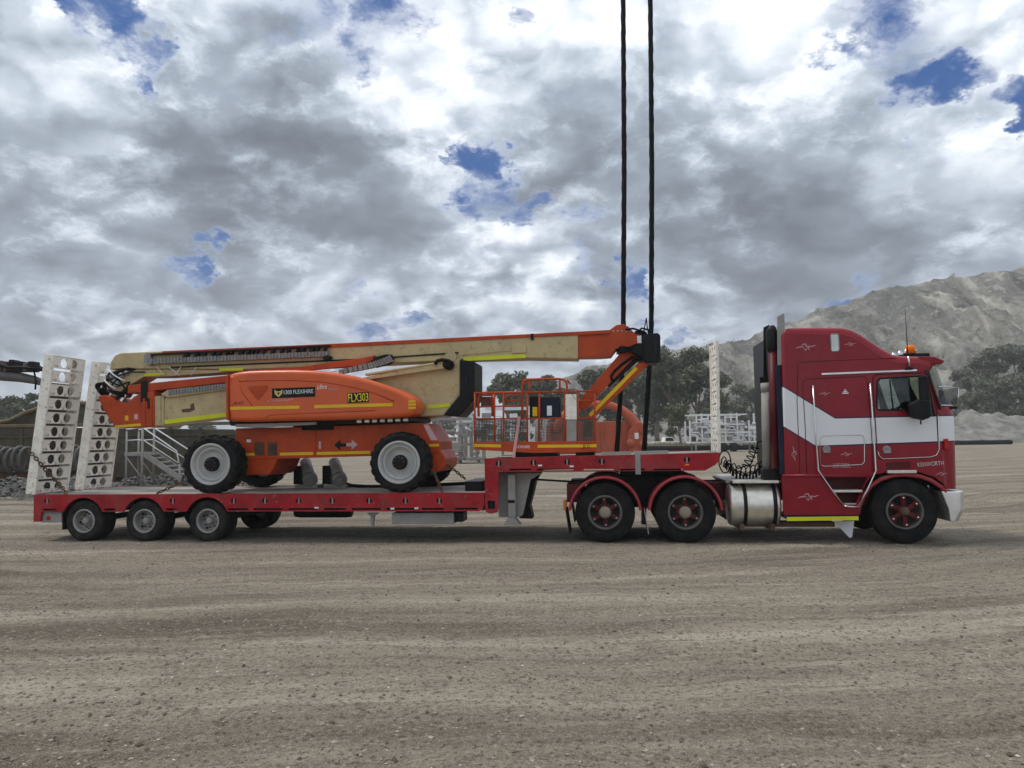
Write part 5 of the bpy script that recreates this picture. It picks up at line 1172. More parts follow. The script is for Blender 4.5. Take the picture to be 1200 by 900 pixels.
def stone_mat(name, a, b):
    m = bpy.data.materials.new(name); m.use_nodes = True; t = NT(m.node_tree); bs = t.n['Principled BSDF']; g_ = t.add('ShaderNodeNewGeometry')
    t.put(bs.inputs['Base Color'], t.mix(g_.outputs['Random Per Island'], a, b)); bs.inputs['Roughness'].default_value = .9; bs.inputs['Specular IOR Level'].default_value = .2; return m
o = stones('pebbles', 16000, None, (3.6, 24), .003, .020, stone_mat('pebble_stone', (.16, .135, .105), (.38, .34, .28)), 3); tag(o, 'small brown pebbles strewn across the gravel yard', 'pebbles', kind='stuff')
o = stones('pale_chips', 900, None, (3.6, 20), .003, .014, stone_mat('pale_chip_stone', (.42, .38, .31), (.66, .62, .55)), 8); tag(o, 'pale stone chips scattered over the brown dirt', 'stone chips', kind='stuff')
o = stones('dirt_clods', 7500, None, (3.8, 26), .004, .024, stone_mat('dirt_clod', (.10, .08, .06), (.20, .165, .13)), 14, power=3.5); tag(o, 'dark dirt clods lying in drifts on the yard', 'clods', kind='stuff')

# ================================================================== spoil heap
def hill_mat():
    m = bpy.data.materials.new('spoil_heap'); m.use_nodes = True; t = NT(m.node_tree); bs = t.n['Principled BSDF']; ob = t.add('ShaderNodeTexCoord').outputs['Object']
    mp = t.add('ShaderNodeMapping'); t.put(mp.inputs[0], ob); mp.inputs['Scale'].default_value = (1, .25, .3); mp.inputs['Rotation'].default_value = (0, R(18), R(14))
    s1 = t.noise(mp.outputs[0], .09, 9, .66, .6); s2 = t.noise(ob, .02, 6, .6, .6); s3 = t.noise(ob, .16, 8, .7, .3)
    c = t.ramp(s1, [(.36, (.085, .080, .070)), (.46, (.185, .175, .152)), (.55, (.29, .272, .232)), (.66, (.52, .49, .43))])
    c = t.mix(t.mrange(s2, .46, .60, 0, .75), c, (.125, .125, .118)); c = t.mix(t.mrange(s3, .56, .68, 0, .7), c, (.46, .435, .385)); c = t.mix(t.mrange(s3, .44, .34, 0, .75), c, (.070, .072, .052))
    s4 = t.noise(ob, .7, 6, .72, .2); c = t.mix(t.mrange(s4, .56, .70, 0, .35), c, (.12, .115, .095)); c = t.mix(t.mrange(s4, .45, .33, 0, .5), c, (.50, .475, .42))
    t.put(bs.inputs['Base Color'], c); bs.inputs['Roughness'].default_value = 1; bs.inputs['Specular IOR Level'].default_value = .1
    b = t.add('ShaderNodeBump'); b.inputs['Strength'].default_value = .8; b.inputs['Distance'].default_value = 2.5; t.put(b.inputs['Height'], t.math('ADD', s1, s3)); t.l.new(b.outputs[0], bs.inputs['Normal']); return m
M['hill'] = hill_mat()
RY = 330.0
rp = [(500, 522), (600, 512), (630, 478), (650, 446), (690, 431), (720, 424), (770, 412), (804, 407), (830, 402.5), (875, 396), (925, 376), (960, 362), (1000, 347.5), (1050, 336), (1100, 326.5), (1150, 319), (1200, 312), (1300, 300), (1420, 300), (1600, 330), (1800, 420), (1950, 515)]
rxz = [WP(a, b, RY) for a, b in rp]; rx = np.array([p.x for p in rxz]); rz_ = np.array([max(p.z, 0) for p in rxz])
hx = np.linspace(-45, 520, 520); hy = np.concatenate([np.linspace(175, 345, 240), np.linspace(352, 470, 20)]); HX, HY = np.meshgrid(hx, hy)
wx = HX*RY/np.maximum(HY, 1)*0.5 + HX*.5     # ridge runs partly along the line of sight
rzv = np.interp(wx + 5*fbm(HX*.03, HY*.03, 2, 3), rx, rz_)
b0_ = 215 + 18*fbm(HX*.012, HX*0+3, 6, 3) - np.clip((HX-150)*.12, 0, 20)
tt = np.clip((HY - b0_)/(RY - b0_), 0, 1.0); 
prof = np.interp(tt, [0, .12, .30, .36, .62, .70, .93, 1], [0, .13, .36, .40, .70, .74, .96, 1])
HZ = rzv*prof
gul = np.abs(fbm(HX*.07 + .02*HY, HY*.014, 8, 5, .6)); HZ = HZ - gul*12*np.sin(np.pi*np.clip(tt, 0, 1))**.7*np.clip(rzv/30, 0, 1) + 2.6*fbm(HX*.12, HY*.12, 12, 5, .62)*np.clip(tt*4, 0, 1)*np.clip(rzv/20, 0, 1)
HZ += np.where(tt >= .98, .9*fbm(HX*.2, HY*.2, 19, 3), 0)*np.clip(rzv/20, 0, 1)
HZ = np.where(HY > RY, np.maximum(HZ*(1 - (HY-RY)/180), -1), HZ); HZ = HZ - .6
structure(grid_mesh('hill', HX, HY, HZ, M['hill']), label='high grey mine spoil heap with pale gullies')
# loose pale bank at the foot of the heap
def bank(name, pts, Y, dep, m, seed, lab, n=90):
    P_ = [WP(a, b, Y) for a, b in pts]; bx = np.linspace(P_[0].x, P_[-1].x, n); bz = np.interp(bx, [p.x for p in P_], [max(p.z, -.3) for p in P_]); by = np.linspace(-dep, dep, 28)
    X, Yy = np.meshgrid(bx, by); f = np.clip(1 - np.abs(Yy)/dep, 0, 1); Z = bz[None]*f**.8*(1 + .35*fbm(X*.35, Yy*.35, seed, 4)) + .35*fbm(X*.6, Yy*.6, seed+2, 4)*np.clip(f*3, 0, 1)*np.clip(bz[None]/2, .1, 1) - .15*(f <= 0.02)
    return structure(grid_mesh(name, X, Yy + Y, Z, m), label=lab)
M['bank'] = mat('pale_tailings', (.22, .21, .19), .95, var=.35, scale=.5, stain=(.11, .105, .09), stainamt=.7, bump=.5, bscale=2, spec=.15)
bank('tailings_bank', [(1020, 512), (1080, 500), (1110, 487), (1135, 480.5), (1160, 481), (1180, 487), (1215, 492), (1270, 488), (1340, 508)], 135, 9, M['bank'], 51, 'pale loose tailings bank at the foot of the heap')
bank('low_bank', [(330, 518), (420, 513), (520, 511), (640, 513), (700, 510), (900, 509), (1000, 508), (1060, 507)], 165, 7, M['bank'], 53, 'low earth bank along the far edge of the yard', 120)

# ================================================================== trees
def leaf_mat(name, a, b):
    m = bpy.data.materials.new(name); m.use_nodes = True; t = NT(m.node_tree); bs = t.n['Principled BSDF']; g_ = t.add('ShaderNodeNewGeometry'); ob = t.add('ShaderNodeTexCoord').outputs['Object']
    c = t.mix(g_.outputs['Random Per Island'], a, b); n = t.noise(ob, .35, 3, .5); c = t.mix(t.mrange(n, .4, .65, 0, .5), c, tuple(v*.62 for v in a))
    t.put(bs.inputs['Base Color'], c); bs.inputs['Roughness'].default_value = .7; bs.inputs['Specular IOR Level'].default_value = .25; return m
LEAF = [leaf_mat('gum_foliage', (.080, .095, .052), (.18, .195, .12)), leaf_mat('pale_shrub_foliage', (.075, .095, .040), (.15, .165, .075)), leaf_mat('haze_tinted_foliage', (.135, .148, .10), (.23, .24, .175))]  # the last, paler set has the haze of distance put into its leaf colour
M['bark'] = mat('gum_bark', (.20, .17, .14), .9, var=.3, scale=2, stain=(.40, .36, .31), stainamt=.6)
def tree(name, px, D, top_y, half_px, label, seed, kind=0, zbase=0.0, leaves=3200, lsize=.30, low=.28, group='trees beyond the yard', cat='tree'):
    rng = np.random.default_rng(seed); rnd = random.Random(seed)
    c = WP(px, top_y, D); hgt = c.z - zbase; rad = half_px/FPX*D
    root = thing(name, label, cat, (c.x, D, zbase), rnd.uniform(0, 6.28), group)
    tm = MB(); tips = []
    tops = Vector((rnd.uniform(-.06, .06)*hgt, rnd.uniform(-.06, .06)*hgt, hgt*.55)); r0 = .028*hgt
    tm.tube([(0, 0, -.3), tops*.35 + Vector((.01*hgt, 0, 0)), tops*.7, tops], [r0*1.25, r0, r0*.75, r0*.55], 7)
    nl = 9
    for k in range(nl):
        a = 2*math.pi*k/nl + rnd.uniform(-.4, .4); st = tops*rnd.uniform(.45, 1.0); rr = rad*rnd.uniform(.45, .92); zz = hgt*rnd.uniform(low+.12, .93)
        e = Vector((math.cos(a)*rr, math.sin(a)*rr, zz)); mid = st.lerp(e, .5) + Vector((rnd.uniform(-.1, .1)*rad, rnd.uniform(-.1, .1)*rad, hgt*.04))
        tm.tube([st, mid, e], [r0*.45, r0*.28, r0*.10], 5); tips.append(e); tips.append(mid.lerp(e, .5) + Vector((0, 0, hgt*.05)))
    for k in range(7): tips.append(Vector((rnd.uniform(-.5, .5)*rad, rnd.uniform(-.5, .5)*rad, hgt*rnd.uniform(.72, .93))))
    tm.build('trunk', M['bark'], root)
    T = np.array([tuple(t) for t in tips]); n = int(leaves*1.9); ci = rng.integers(0, len(T), n); cs = (rad*(.28 + .24*rng.random(len(T))))[ci]
    d = rng.normal(size=(n, 3)); d /= np.linalg.norm(d, axis=1)[:, None]; rr = rng.random(n)**.45
    P_ = T[ci] + d*(rr*cs)[:, None]*np.array([1, 1, .62]); P_[:, 2] = np.clip(P_[:, 2], hgt*low*.6, hgt*1.0)
    # leaf sprays: small bent quads
    ax = rng.normal(size=(n, 3)); ax /= np.linalg.norm(ax, axis=1)[:, None]; bx_ = np.cross(ax, rng.normal(size=(n, 3))); bx_ /= np.linalg.norm(bx_, axis=1)[:, None]
    s_ = lsize*(.5 + rng.random(n))[:, None]; V = np.stack([P_ - ax*s_, P_ + bx_*s_*.42, P_ + ax*s_, P_ - bx_*s_*.42], 1).reshape(-1, 3)
    F = np.arange(n*4).reshape(-1, 4); me = bpy.data.meshes.new('crown'); me.from_pydata(V.tolist(), [], F.tolist()); me.update(); me.materials.append(LEAF[kind])
    o = bpy.data.objects.new('crown', me); col.objects.link(o); o.parent = root; return root
TR = [('gum_tree', 784, 128, 409, 40, 'tall dark gum tree behind the right of the two ropes', 1, 0, 5200, .15),
      ('gum_tree', 748, 134, 421, 30, 'dark gum tree seen between the two ropes', 2, 0, 3600, .18),
      ('gum_tree', 818, 124, 424, 32, 'broad dark gum tree beside the white upright ramp frame', 3, 0, 3800, .15),
      ('gum_tree', 697, 138, 431, 24, 'gum tree rising beside the jib of the lift', 4, 0, 2800, .2),
      ('gum_tree', 593, 126, 434, 22, 'open-crowned gum tree standing clear above the tail end of the lift platform', 5, 0, 2000, .34),
      ('gum_tree', 630, 130, 437, 27, 'spreading gum tree above the control console of the platform', 6, 0, 2600, .30),
      ('gum_tree', 662, 136, 452, 18, 'low gum tree behind the white notice board of the platform', 7, 0, 1800, .2),
      ('gum_tree', 886, 168, 446, 24, 'haze-tinted gum tree behind the exhaust stacks of the truck', 8, 2, 3400, .1),
      ('gum_tree', 862, 160, 466, 20, 'haze-tinted gum tree standing over the white machinery frames', 9, 2, 2800, .1),
      ('gum_tree', 912, 160, 458, 24, 'haze-tinted gum tree hidden mostly by the sleeper cab', 10, 2, 2400, .1),
      ('shrub', 797, 112, 474, 17, 'pale green shrub at the foot of the dark gum trees', 12, 1, 2000, .05),
      ('gum_tree', 12, 120, 464, 21, 'gum tree behind the rim of the olive bucket', 13, 0, 2400, .25),
      ('gum_tree', 42, 125, 458, 15, 'small gum tree beside the near white loading ramp', 14, 0, 1600, .3),
      ('gum_tree', 104, 130, 465, 14, 'gum tree seen between the two loading ramps', 15, 0, 1600, .25),
      ('gum_tree', -24, 128, 470, 22, 'gum tree behind the drill arm', 16, 0, 1800, .25)]
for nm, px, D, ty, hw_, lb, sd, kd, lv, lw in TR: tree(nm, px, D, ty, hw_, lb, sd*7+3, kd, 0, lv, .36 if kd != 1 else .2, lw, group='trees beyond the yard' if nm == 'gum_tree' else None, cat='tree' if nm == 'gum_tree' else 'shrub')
for i, (px, ty, hw_, D, lb) in enumerate(((1128, 432, 16, 178, 'haze-tinted tree nearest the windscreen on the slope of the heap'), (1146, 414, 20, 184, 'second haze-tinted tree from the windscreen on the slope of the heap'), (1168, 405, 22, 180, 'tall haze-tinted tree in the middle of the clump on the heap'), (1192, 398, 24, 186, 'tallest haze-tinted tree of the clump on the heap'), (1214, 404, 22, 182, 'haze-tinted tree at the outer end of the clump on the heap'), (1158, 440, 20, 172, 'low haze-tinted tree in front of the clump on the heap'), (1184, 436, 22, 170, 'broad low haze-tinted tree in front of the tallest one on the heap'), (1206, 440, 20, 168, 'low haze-tinted tree at the outer front of the clump'))):
    tree('gum_tree', px, D, ty, hw_, lb, 200+i, 2, 1.0, 3200, .42, .05, 'haze-tinted trees on the heap')
for i, (px, D, ty, hw_, lb) in enumerate(((722, 150, 440, 22, 'dark gum tree behind the jib and the left rope'), (768, 145, 428, 24, 'dark gum tree filling the gap behind the tallest gum'), (838, 146, 462, 20, 'gum tree behind the white upright ramp frame'), (676, 150, 458, 18, 'low gum tree behind the jib arms'), (610, 150, 455, 18, 'low gum tree in the gap above the platform'))):
    tree('gum_tree', px, D, ty, hw_, lb, 400+i, 0, 0, 2600, .40, .05)
for i, (px, D, ty, hw_, lb) in enumerate(((520, 190, 470, 16, 'far tree above the front wheel of the lift'), (490, 200, 476, 14, 'far tree behind the engine cover of the lift'), (545, 185, 474, 14, 'far tree left of the platform gate'), (200, 180, 478, 16, 'far tree behind the tower boom'), (235, 190, 474, 16, 'far tree beside the cover end of the tower boom'))):
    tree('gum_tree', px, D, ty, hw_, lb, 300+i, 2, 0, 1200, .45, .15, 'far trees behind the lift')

# scrub dotted over the heap
rng = np.random.default_rng(77); ns = 220; ii = rng.integers(20, 235, ns); jj = rng.integers(30, 420, ns); sel = fbm(HX[ii, jj]*.02, HY[ii, jj]*.03, 91, 3) > -.02; ii, jj = ii[sel], jj[sel]; V = []; 
for a_, b_ in zip(ii, jj):
    c_ = np.array([HX[a_, b_], HY[a_, b_], HZ[a_, b_]]); r_ = .5 + 1.3*rng.random()**2
    if c_[2] < 3: continue
    for q_ in range(26):
        p_ = c_ + rng.normal(size=3)*np.array([r_, r_, r_*.5]) + np.array([0, 0, r_*.4]); e1 = rng.normal(size=3)*.45; e2 = rng.normal(size=3)*.3; V += [p_-e1, p_+e2, p_+e1]
V = np.array(V); me = bpy.data.meshes.new('scrub'); me.from_pydata(V.tolist(), [], np.arange(len(V)).reshape(-1, 3).tolist()); me.materials.append(LEAF[2]); o = bpy.data.objects.new('scrub', me); col.objects.link(o); tag(o, 'low haze-tinted scrub dotted over the spoil heap', 'scrub', kind='stuff')

# dry grass at the foot of the trees
def grass(name, x0, x1, y0, y1, n, h, seed):
    rng = np.random.default_rng(seed); X = x0 + (x1-x0)*rng.random(n); Y = y0 + (y1-y0)*rng.random(n); a = rng.random(n)*3.14; hh = h*(.4+.9*rng.random(n)); w_ = .10+.12*rng.random(n)
    dx, dy = np.cos(a)*w_, np.sin(a)*w_; lx, ly = rng.normal(size=n)*.15, rng.normal(size=n)*.15
    V = np.stack([np.stack([X-dx, Y-dy, 0*X-.03], 1), np.stack([X+dx, Y+dy, 0*X-.03], 1), np.stack([X+lx, Y+ly, hh], 1)], 1).reshape(-1, 3); me = bpy.data.meshes.new(name); me.from_pydata(V.tolist(), [], np.arange(n*3).reshape(-1, 3).tolist()); me.update()
    me.materials.append(leaf_mat('dry_grass', (.26, .23, .13), (.36, .32, .20))); o = bpy.data.objects.new(name, me); col.objects.link(o); return tag(o, 'dry straw-coloured grass along the foot of the trees', 'grass', kind='stuff')
grass('dry_grass', 8, 48, 104, 124, 9000, .8, 4)

# ================================================================== machinery behind the trailer
# hoist ropes hanging from a dragline boom far above
def rope(pts, v, lab):
    P_ = [(a, v, b) for a, b in PL(pts, v)]; base = (P_[0][0]-.05, v, -.05); top = Vector(P_[-1]); d = (top - Vector(P_[-2])).normalized()
    path = [base] + P_ + [tuple(top + d*14)]; fine = []
    for a, b in zip(path, path[1:]):
        a, b = Vector(a), Vector(b); k = max(1, int((b-a).length/.35)); fine += [a.lerp(b, i/k) for i in range(k)]
    fine.append(Vector(path[-1])); o = thing('hoist_rope', lab, 'rope', O2, YAW, 'thick black hoist ropes')
    m = MB(); m.tube(fine, .046, 10); m.build('core', M['hose'], o)
    for s_ in range(5):
        st = MB(); pp = []
        for i, p in enumerate(fine):
            an = i*1.15 + s_*2*math.pi/5; pp.append(p + Vector((math.cos(an)*.034, math.sin(an)*.034, 0)))
        st.tube(pp, .026, 5); st.build('strand', M['hose'], o)
    return o
rope([(723, 527), (725.5, 490), (728.5, 440), (730.6, 380), (731.6, 200), (730.4, 0)], 2.75, 'thick black rope hanging down behind the boom nose of the lift')
rope([(755, 527), (758.5, 470), (761.5, 420), (763.4, 380), (764, 200), (762.2, 0)], 2.9, 'thick black rope hanging down behind the rotator housing of the lift')

# orange dragline bucket with its arch
M['bucket_orange'] = mat('faded_orange_paint', (.42, .085, .040), .6, var=.15, dust=.22, scale=.8, stain=(.2, .06, .03), stainamt=.4)
Db = 45.0; bx0 = WG(641, Db); k_ = Db/FPX
ob_ = thing('dragline_bucket', 'faded orange dragline bucket with a rounded arch standing behind the trailer', 'bucket', (WG(700, Db), Db, 0), R(-4))
def bkx(px): return (px-700)*k_
def bkz(py): return WP(700, py, Db).z
m = MB(); m.prism([(bkx(640), .1), (bkx(744), .1), (bkx(740), bkz(494)), (bkx(644), bkz(494))], 0, .18); m.build('back_wall', M['bucket_orange'], ob_, bevel=.05)
for x in (640, 738):
    m = MB(); m.prism([(bkx(x), .08), (bkx(x+7), .08), (bkx(x+6), bkz(497)), (bkx(x+1), bkz(497))], -.3, 3.2); m.build('side_wall', M['bucket_orange'], ob_, bevel=.04)
m = MB(); m.box(bkx(642), bkx(742), 0, 3.2, 0, .2); m.build('floor', M['bucket_orange'], ob_)
m = MB(); m.tube([(bkx(a), -.12, bkz(b)) for a, b in ((652, 506), (656, 494), (664, 484), (676, 477), (690, 474), (705, 473.6), (718, 476), (729, 481), (738, 489), (745, 499), (750, 510))], [.26, .25, .23, .22, .2, .2, .22, .25, .3, .34, .36], 12); m.build('arch', M['bucket_orange'], ob_)
m = MB(); m.prism([(bkx(736), bkz(506)), (bkx(744), bkz(494)), (bkx(752), bkz(496)), (bkx(755.5), bkz(520)), (bkx(752), .1), (bkx(742), .1), (bkx(733), bkz(520))], -.45, .1); ear = m.build('hitch_ear', M['bucket_orange'], ob_, bevel=.08)
m = MB(); m.prism([(bkx(742.5), bkz(508)), (bkx(747), bkz(508)), (bkx(747), bkz(515)), (bkx(742.5), bkz(515))], -.47, -.44); m.build('notice', M['print_w'], ear)
for x, y in ((738, 520), (752, 522)):
    m = MB(); m.lathe([(0, -.6), (.22, -.6), (.26, -.5), (.26, -.3)], c=(bkx(x), 0, bkz(y)), n=16); m.build('hitch_pin', M['bucket_orange'], ear)
for x in (662, 684, 706, 726): m = MB(); m.box(bkx(x)-.06, bkx(x)+.06, -.08, 0.02, .15, bkz(497)); m.build('wall_rib', M['bucket_orange'], ob_)

# olive bucket hull with drag chains, far left
M['olive'] = mat('olive_worn_steel', (.070, .062, .042), .75, var=.25, dust=.2, scale=.6, stain=(.04, .028, .018), stainamt=.6); M['rimtan'] = mat('tan_rim', (.15, .11, .062), .8, dust=.2)
Do = 36.0; ko = Do/FPX; oo = thing('dragline_bucket', 'huge worn olive dragline bucket lying behind the tail of the trailer', 'bucket', (WG(110, Do), Do, 0), R(3))
def ox(px): return (px-110)*ko
def oz(px, py): return WP(px, py, Do).z
m = MB(); m.prism([(ox(-70), .2), (ox(268), .2), (ox(276), 1.2), (ox(272), oz(270, 503)), (ox(-70), oz(-70, 500))], 0, .25); m.prism([(ox(-70), .2), (ox(268), .2), (ox(276), 1.2), (ox(272), oz(270, 503)), (ox(-70), oz(-70, 500))], 4.2, 4.4); m.box(ox(-70), ox(268), .2, 4.2, .0, .25); m.build('hull', M['olive'], oo, bevel=.12)
m = MB(); m.box(ox(-72), ox(273), -.09, .02, oz(0, 501.5), oz(0, 497.5)); m.build('rim', M['rimtan'], oo, bevel=.03)
m = MB(); m.box(ox(-72), ox(273), -.06, .02, oz(0, 514), oz(0, 512)); m.build('rib', M['olive'], oo, bevel=.02)
m = MB(); m.prism([(ox(-20), oz(0, 498)), (ox(10), oz(0, 493)), (ox(28), oz(30, 484)), (ox(48), oz(40, 477)), (ox(80), oz(60, 472)), (ox(120), oz(100, 474)), (ox(140), oz(140, 484)), (ox(150), oz(150, 498))], .3, 1.6); m.build('back_hump', M['olive'], oo, bevel=.1)
m = MB(); m.tube([(ox(a), .2, oz(a, b)) for a, b in ((-10, 497), (10, 493), (28, 484), (48, 477), (80, 472), (120, 474))], .10, 8); m.build('hump_edge', M['rimtan'], oo)
for k in range(9):
    m = MB(); x = ox(-40+k*34); m.box(x-.08, x+.08, -.07, .03, .3, oz(0, 503)); m.build('rib', M['olive'], oo, bevel=.02)
dc = thing('drag_chain', 'heap of big dark drag chain links hung beside the olive bucket', 'chain', (WG(15, 33), 33, 0), 0)
kk = 33/FPX
for k in range(17):
    x = (-48 + k*8.0 - 15)*kk + (0.0 if k < 11 else .6); m = MB(); zc2 = WP(15, 538, 33).z
    ring = [(x + .16*math.cos(t)*math.cos(.5), .3*math.cos(t), zc2 + .52*math.sin(t) - .04*(k % 3)) for t in [2*math.pi*q/14 for q in range(14)]]
    m.tube(ring, .075, 6, closed=True); m.build('chain_link', M['rim_dark'], dc)
m = MB(); m.box(-60*kk, 115*kk, .15, .45, 0.0, WP(15, 540, 33).z-.2); m.build('chain_rack', M['rust'], dc)
# pile of broken rock in front of it
def rock_pile(name, px0, px1, Y, h, n, seed, lab):
    rng = np.random.default_rng(seed); x0, x1 = WG(px0, Y), WG(px1, Y); mb = MB()
    for i in range(n):
        x = x0 + (x1-x0)*rng.random(); y = rng.normal()*1.1; e = max(0, 1-(abs(y)/2.4)); s_ = .04+.10*rng.random()**2; z = h*e*rng.random()**.7*min(1, min(x-x0, x1-x)/1.5+.2)
        v = [(x+s_*a*(.7+.6*rng.random()), Y+y+s_*b*(.7+.6*rng.random()), max(z, 0)+s_*c*(.6+.5*rng.random())) for a, b, c in ((1,0,0),(-1,0,0),(0,1,0),(0,-1,0),(0,0,1),(0,0,-1))]
        mb._add(v, [(0,2,4),(2,1,4),(1,3,4),(3,0,4),(2,0,5),(1,2,5),(3,1,5),(0,3,5)])
    me = bpy.data.meshes.new(name); me.from_pydata(mb.v, [], mb.f); me.materials.append(stone_mat('broken_rock', (.08, .076, .07), (.20, .195, .18))); o = bpy.data.objects.new(name, me); col.objects.link(o); return tag(o, lab, 'rock pile', kind='stuff')
rock_pile('rock_pile', -60, 130, 29.5, .60, 3600, 6, 'low pile of broken grey rock at the foot of the olive bucket')
rock_pile('rock_pile', 130, 300, 33, .5, 700, 9, 'scattered grey rock behind the access stairs')

# drill arm reaching in from the left
da = thing('drill_arm', 'grey steel arm with black hoses reaching in behind the white ramp', 'drill', (WG(-70, 27), 27, 0), 0); kd_ = 27/FPX
def dx(px): return (px+70)*kd_
def dz(px, py): return WP(px, py, 27).z
m = MB(); m.tube([(dx(-78), 0, dz(-78, 433)), (dx(0), 0, dz(0, 440)), (dx(20), 0, dz(20, 442)), (dx(38), 0, dz(38, 445.4)), (dx(46), 0, dz(46, 448))], [.20, .20, .18, .15, .12], 10); m.build('arm', M['rim_dark'], da)
m = MB(); m.box(-.35, .1, -.25, .25, 0, dz(-78, 428)); m.box(-.7, .5, -.6, .6, 0, .5); m.build('mast', M['olive'], da, bevel=.03)
random.seed(4)
for k in range(9):
    m = MB(); y0 = -.25+.06*k; m.tube([(dx(-78), y0, dz(-78, 424)+.02*k)] + [(dx(x), y0, dz(x, 428 + random.uniform(-3, 3) + x*.06)) for x in range(-60, 46, 12)] + [(dx(47), y0, dz(47, 434))], .05, 6); m.build('hose', M['hose'], da)
for x, mm, w_ in ((-30, 'black', 9), (-12, 'black', 7), (-2, 'rim_dark', 8), (7, 'rust', 5), (14, 'black', 6), (22, 'black', 9), (30, 'rim_dark', 5), (37, 'black', 7)):
    m = MB(); m.box(dx(x)-w_*kd_*.5, dx(x)+w_*kd_*.5, -.2, .2, dz(x, 436), dz(x, 426 - (x % 5))); m.build('valve_block', M[mm], da, bevel=.03)
m = MB(); m.tube([(dx(34), -.22, dz(34, 430)), (dx(42), -.22, dz(42, 436)), (dx(44.5), -.22, dz(44, 447)), (dx(44), -.22, dz(44, 457))], .03, 6); m.build('hose', M['hose'], da)

# steel access stairs
Ds = 31.0; ks = Ds/FPX; st = thing('access_stairs', 'white steel access stairs with handrails behind the trailer tail', 'stairs', (WG(168, Ds), Ds, 0), 0)
def sx3(px): return (px-168)*ks
def sz3(py): return WP(168, py, Ds).z
for y in (0, 1.0):
    m = MB(); m.obox(((sx3(169)+sx3(213))/2, y, (sz3(532)+sz3(562))/2), ((sx3(213)-sx3(169))/2, 0, (sz3(562)-sz3(532))/2), (0, .025, 0), (.03, 0, .10)); m.build('stringer', M['galv'], st)
    m = MB(); m.tube([(sx3(167), y, 0), (sx3(167), y, sz3(501))], .05, 8); m.tube([(sx3(148.5), y, 0), (sx3(148.5), y, sz3(505))], .04, 8); m.tube([(sx3(211), y, 0), (sx3(211), y, sz3(544))], .045, 8); m.build('post', M['galv'], st)
    m = MB(); o_ = 3.5 if y else 0; m.tube([(sx3(148), y, sz3(503)), (sx3(167), y, sz3(501)), (sx3(207+o_), y, sz3(529)), (sx3(210+o_), y, sz3(543))], .028, 8); m.build('handrail', M['white'], st)
    m = MB(); m.tube([(sx3(148), y, sz3(516)), (sx3(167), y, sz3(515)), (sx3(209+o_), y, sz3(543))], .022, 8); m.build('handrail', M['white'], st)
    m = MB(); m.tube([(sx3(149), y, sz3(536)), (sx3(176), y, .05)], .025, 6); m.build('brace', M['galv'], st)
for k in range(6):
    f = (k+.5)/6; m = MB(); xx_ = sx3(169)+(sx3(213)-sx3(169))*f; zz_ = sz3(530)+(sz3(559)-sz3(530))*f; m.box(xx_-.11, xx_+.11, .02, .98, zz_-.02, zz_+.02); m.build('tread', M['galv'], st)
m = MB(); m.box(sx3(146), sx3(168), 0, 1.0, sz3(534), sz3(530)); m.build('landing', M['galv'], st)
m = MB(); m.box(sx3(146), sx3(213), -.05, .05, .02, .12); m.box(sx3(146), sx3(213), .95, 1.05, .02, .12); m.build('base_frame', M['galv'], st)

# white pipework skids and grey stacks
def skid(name, px0, px1, py0, py1, D, label, seed, mm='white', wheels=False, dens=1.0):
    rnd = random.Random(seed); x0, x1 = WG(px0, D), WG(px1, D); zb = 0.0; zt3 = WP((px0+px1)/2, py0, D).z; zl = max(.25, WP((px0+px1)/2, py1, D).z); wd = x1-x0; dp = 2.4
    o = thing(name, label, 'machinery', ((x0+x1)/2, D, 0), 0)
    m = MB(); m.box(-wd/2, wd/2, 0, dp, zl, zl+.16); m.build('base_frame', M[mm], o)
    for q_ in range(4):
        xq = -wd/2 + wd*(.08 + .28*q_)
        for y in (.1, dp-.25): m = MB(); m.box(xq-.09, xq+.09, y, y+.15, zb, zl); m.build('foot', M['galv'], o)
    nb_ = max(3, int(wd/1.3)); bay = wd/nb_
    for i in range(nb_+1):
        h_ = (zt3-zl)*rnd.choice((.55, .75, .9, 1, 1))
        for y in (0, dp): m = MB(); m.box(-wd/2+bay*i-.085, -wd/2+bay*i+.085, y-.08, y+.08, zl+.2, zl+h_); m.build('post', M[mm], o)
    for lv in (.35, .62, .95):
        a = rnd.uniform(0, .25)*wd; b = rnd.uniform(.7, 1)*wd; m = MB(); zz = zl+(zt3-zl)*lv
        for y in (0, dp): m = MB(); m.box(-wd/2+a, -wd/2+b, y-.07, y+.07, zz-.08, zz+.08); m.build('rail', M[mm], o)
    for i in range(int(nb_*2*dens)):
        x = rnd.uniform(-wd/2, wd/2-.7); z = zl+.25+rnd.uniform(0, .62)*(zt3-zl); w_ = rnd.uniform(.35, 1.1); h_ = rnd.uniform(.2, .55); w_ *= .7; m = MB(); m.box(x, x+w_, rnd.uniform(-.1, .3), rnd.uniform(.9, 2), z, min(z+h_, zt3)); m.build('box_unit', M[rnd.choice((mm, mm, 'galv', 'steel'))], o, bevel=.02)
    for i in range(int(nb_*1.5*dens)):
        x = rnd.uniform(-wd/2, wd/2-.9); z = zl+.2+rnd.uniform(0, .8)*(zt3-zl); m = MB(); m.tube([(x, -.15, z), (x+rnd.uniform(.4, 1.2), -.15, z), (x+rnd.uniform(.4, 1.2), -.15, z-rnd.uniform(.2, .7))], .07, 7); m.build('pipe', M[mm], o)
    if wheels:
        for x in (-.3, .9): m = MB(); m.lathe([(0, -.1), (.3, -.1), (.5, -.08), (.5, .2), (0, .2)], c=(x, -.1, .5), n=20); m.build('wheel', M['rubber'], o)
    return o
skid('pipe_skid', 809, 892, 484, 519, 88, 'white framed drilling skid standing in front of the haze-tinted trees', 21, 'white', True, 3.6)
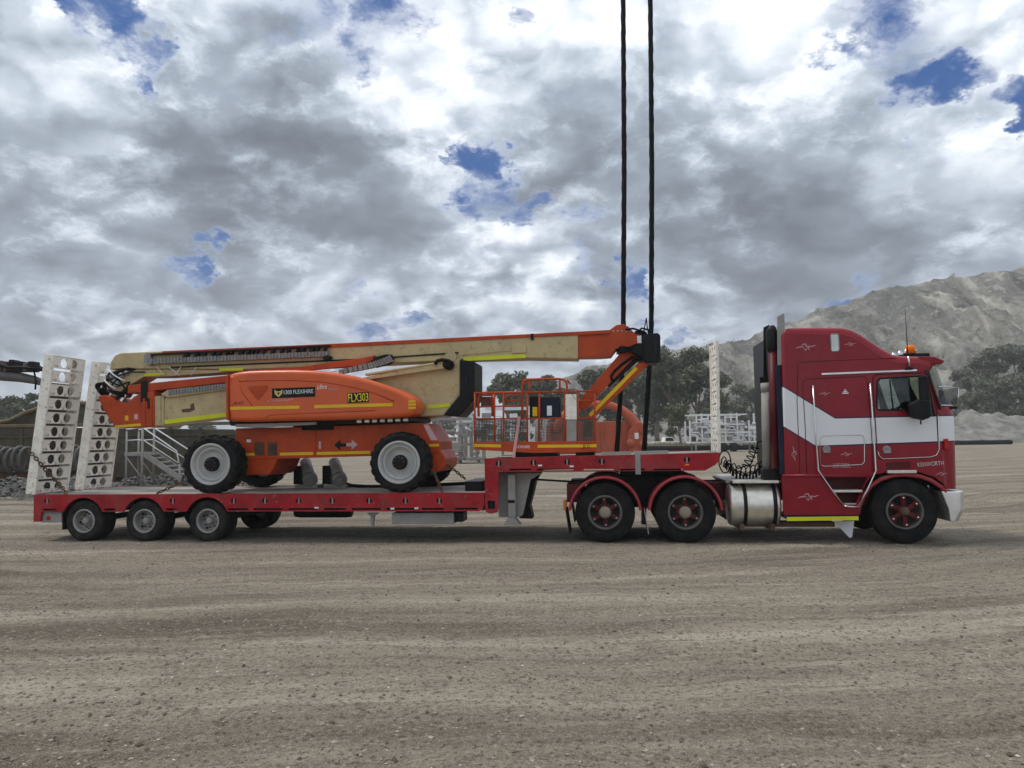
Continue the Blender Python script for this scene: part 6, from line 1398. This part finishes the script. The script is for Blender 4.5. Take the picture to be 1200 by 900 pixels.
skid('pipe_skid', 560, 640, 476, 520, 62, 'white pipework skid seen through the lift platform', 23, 'white', False, 2.0)
skid('steel_stack', 486, 566, 488, 540, 58, 'stacked grey steel frames behind the front wheel of the lift', 27, 'galv', False, 3.2)
skid('pipe_skid', 536, 560, 470, 505, 66, 'white tank skid beside the black cowl of the lift', 31, 'white', False, 1.0)
# long black pipeline on the far side of the yard
for i, (a, b, D, lb) in enumerate(((742, 906, 97, 'long black pipe lying across the yard below the white skid'), (1112, 1186, 112, 'black pipe lying across the yard beyond the truck bumper'))):
    m = MB(); x0, x1 = WG(a, D), WG(b, D); m.tube([(x0 + (x1-x0)*k/8, D + .2*math.sin(k), .30+.02*math.sin(k*2)) for k in range(9)], .34, 12); o = m.build('black_pipe', M['hose']); tag(o, lb, 'pipe', 'black pipes on the yard')
# far parked utes
def ute(px, D, lb, mm):
    o = thing('parked_ute', lb, 'ute', (WG(px, D), D, 0), R(8), 'far parked utes'); b = MB(); b.prism([(-2.4, .45), (2.4, .45), (2.45, .95), (1.5, 1.05), (-2.4, 1.0)], -.9, .9); b.build('body', M[mm], o, bevel=.06)
    c = MB(); c.prism([(-.6, 1.0), (1.35, 1.02), (.75, 1.7), (-.45, 1.72)], -.78, .78); cab_ = c.build('cabin', M[mm], o, bevel=.06); g_ = MB(); g_.prism([(-.4, 1.08), (1.05, 1.1), (.65, 1.6), (-.35, 1.62)], -.785, .785); g_.build('window', M['black'], cab_)
    for x in (-1.5, 1.5):
        for y in (-.9, .7): t = MB(); t.lathe([(0, 0), (.25, 0), (.37, .02), (.37, .2), (0, .2)], c=(x, y, .37), n=18); t.build('wheel', M['rubber'], o)
ute(744, 118, 'white ute parked below the gum trees by the right rope', 'white'); ute(781, 122, 'pale grey ute parked below the pale shrub', 'oldwhite')

# ================================================================== dusty air
hz = MB(); hz.box(-1400, 1400, -58, 1450, -1.2, 92)
hm = bpy.data.materials.new('dusty_air'); hm.use_nodes = True; ht_ = NT(hm.node_tree); ht_.n.clear()
pvn = ht_.add('ShaderNodeVolumePrincipled'); pvn.inputs['Color'].default_value = (.86, .87, .88, 1); pvn.inputs['Density'].default_value = .0006; pvn.inputs['Anisotropy'].default_value = .2
ou = ht_.add('ShaderNodeOutputMaterial'); ht_.l.new(pvn.outputs[0], ou.inputs['Volume'])
ho = hz.build('haze', hm); ho['kind'] = 'stuff'; ho['label'] = 'thin pale dusty air over the whole yard'; ho['category'] = 'haze'
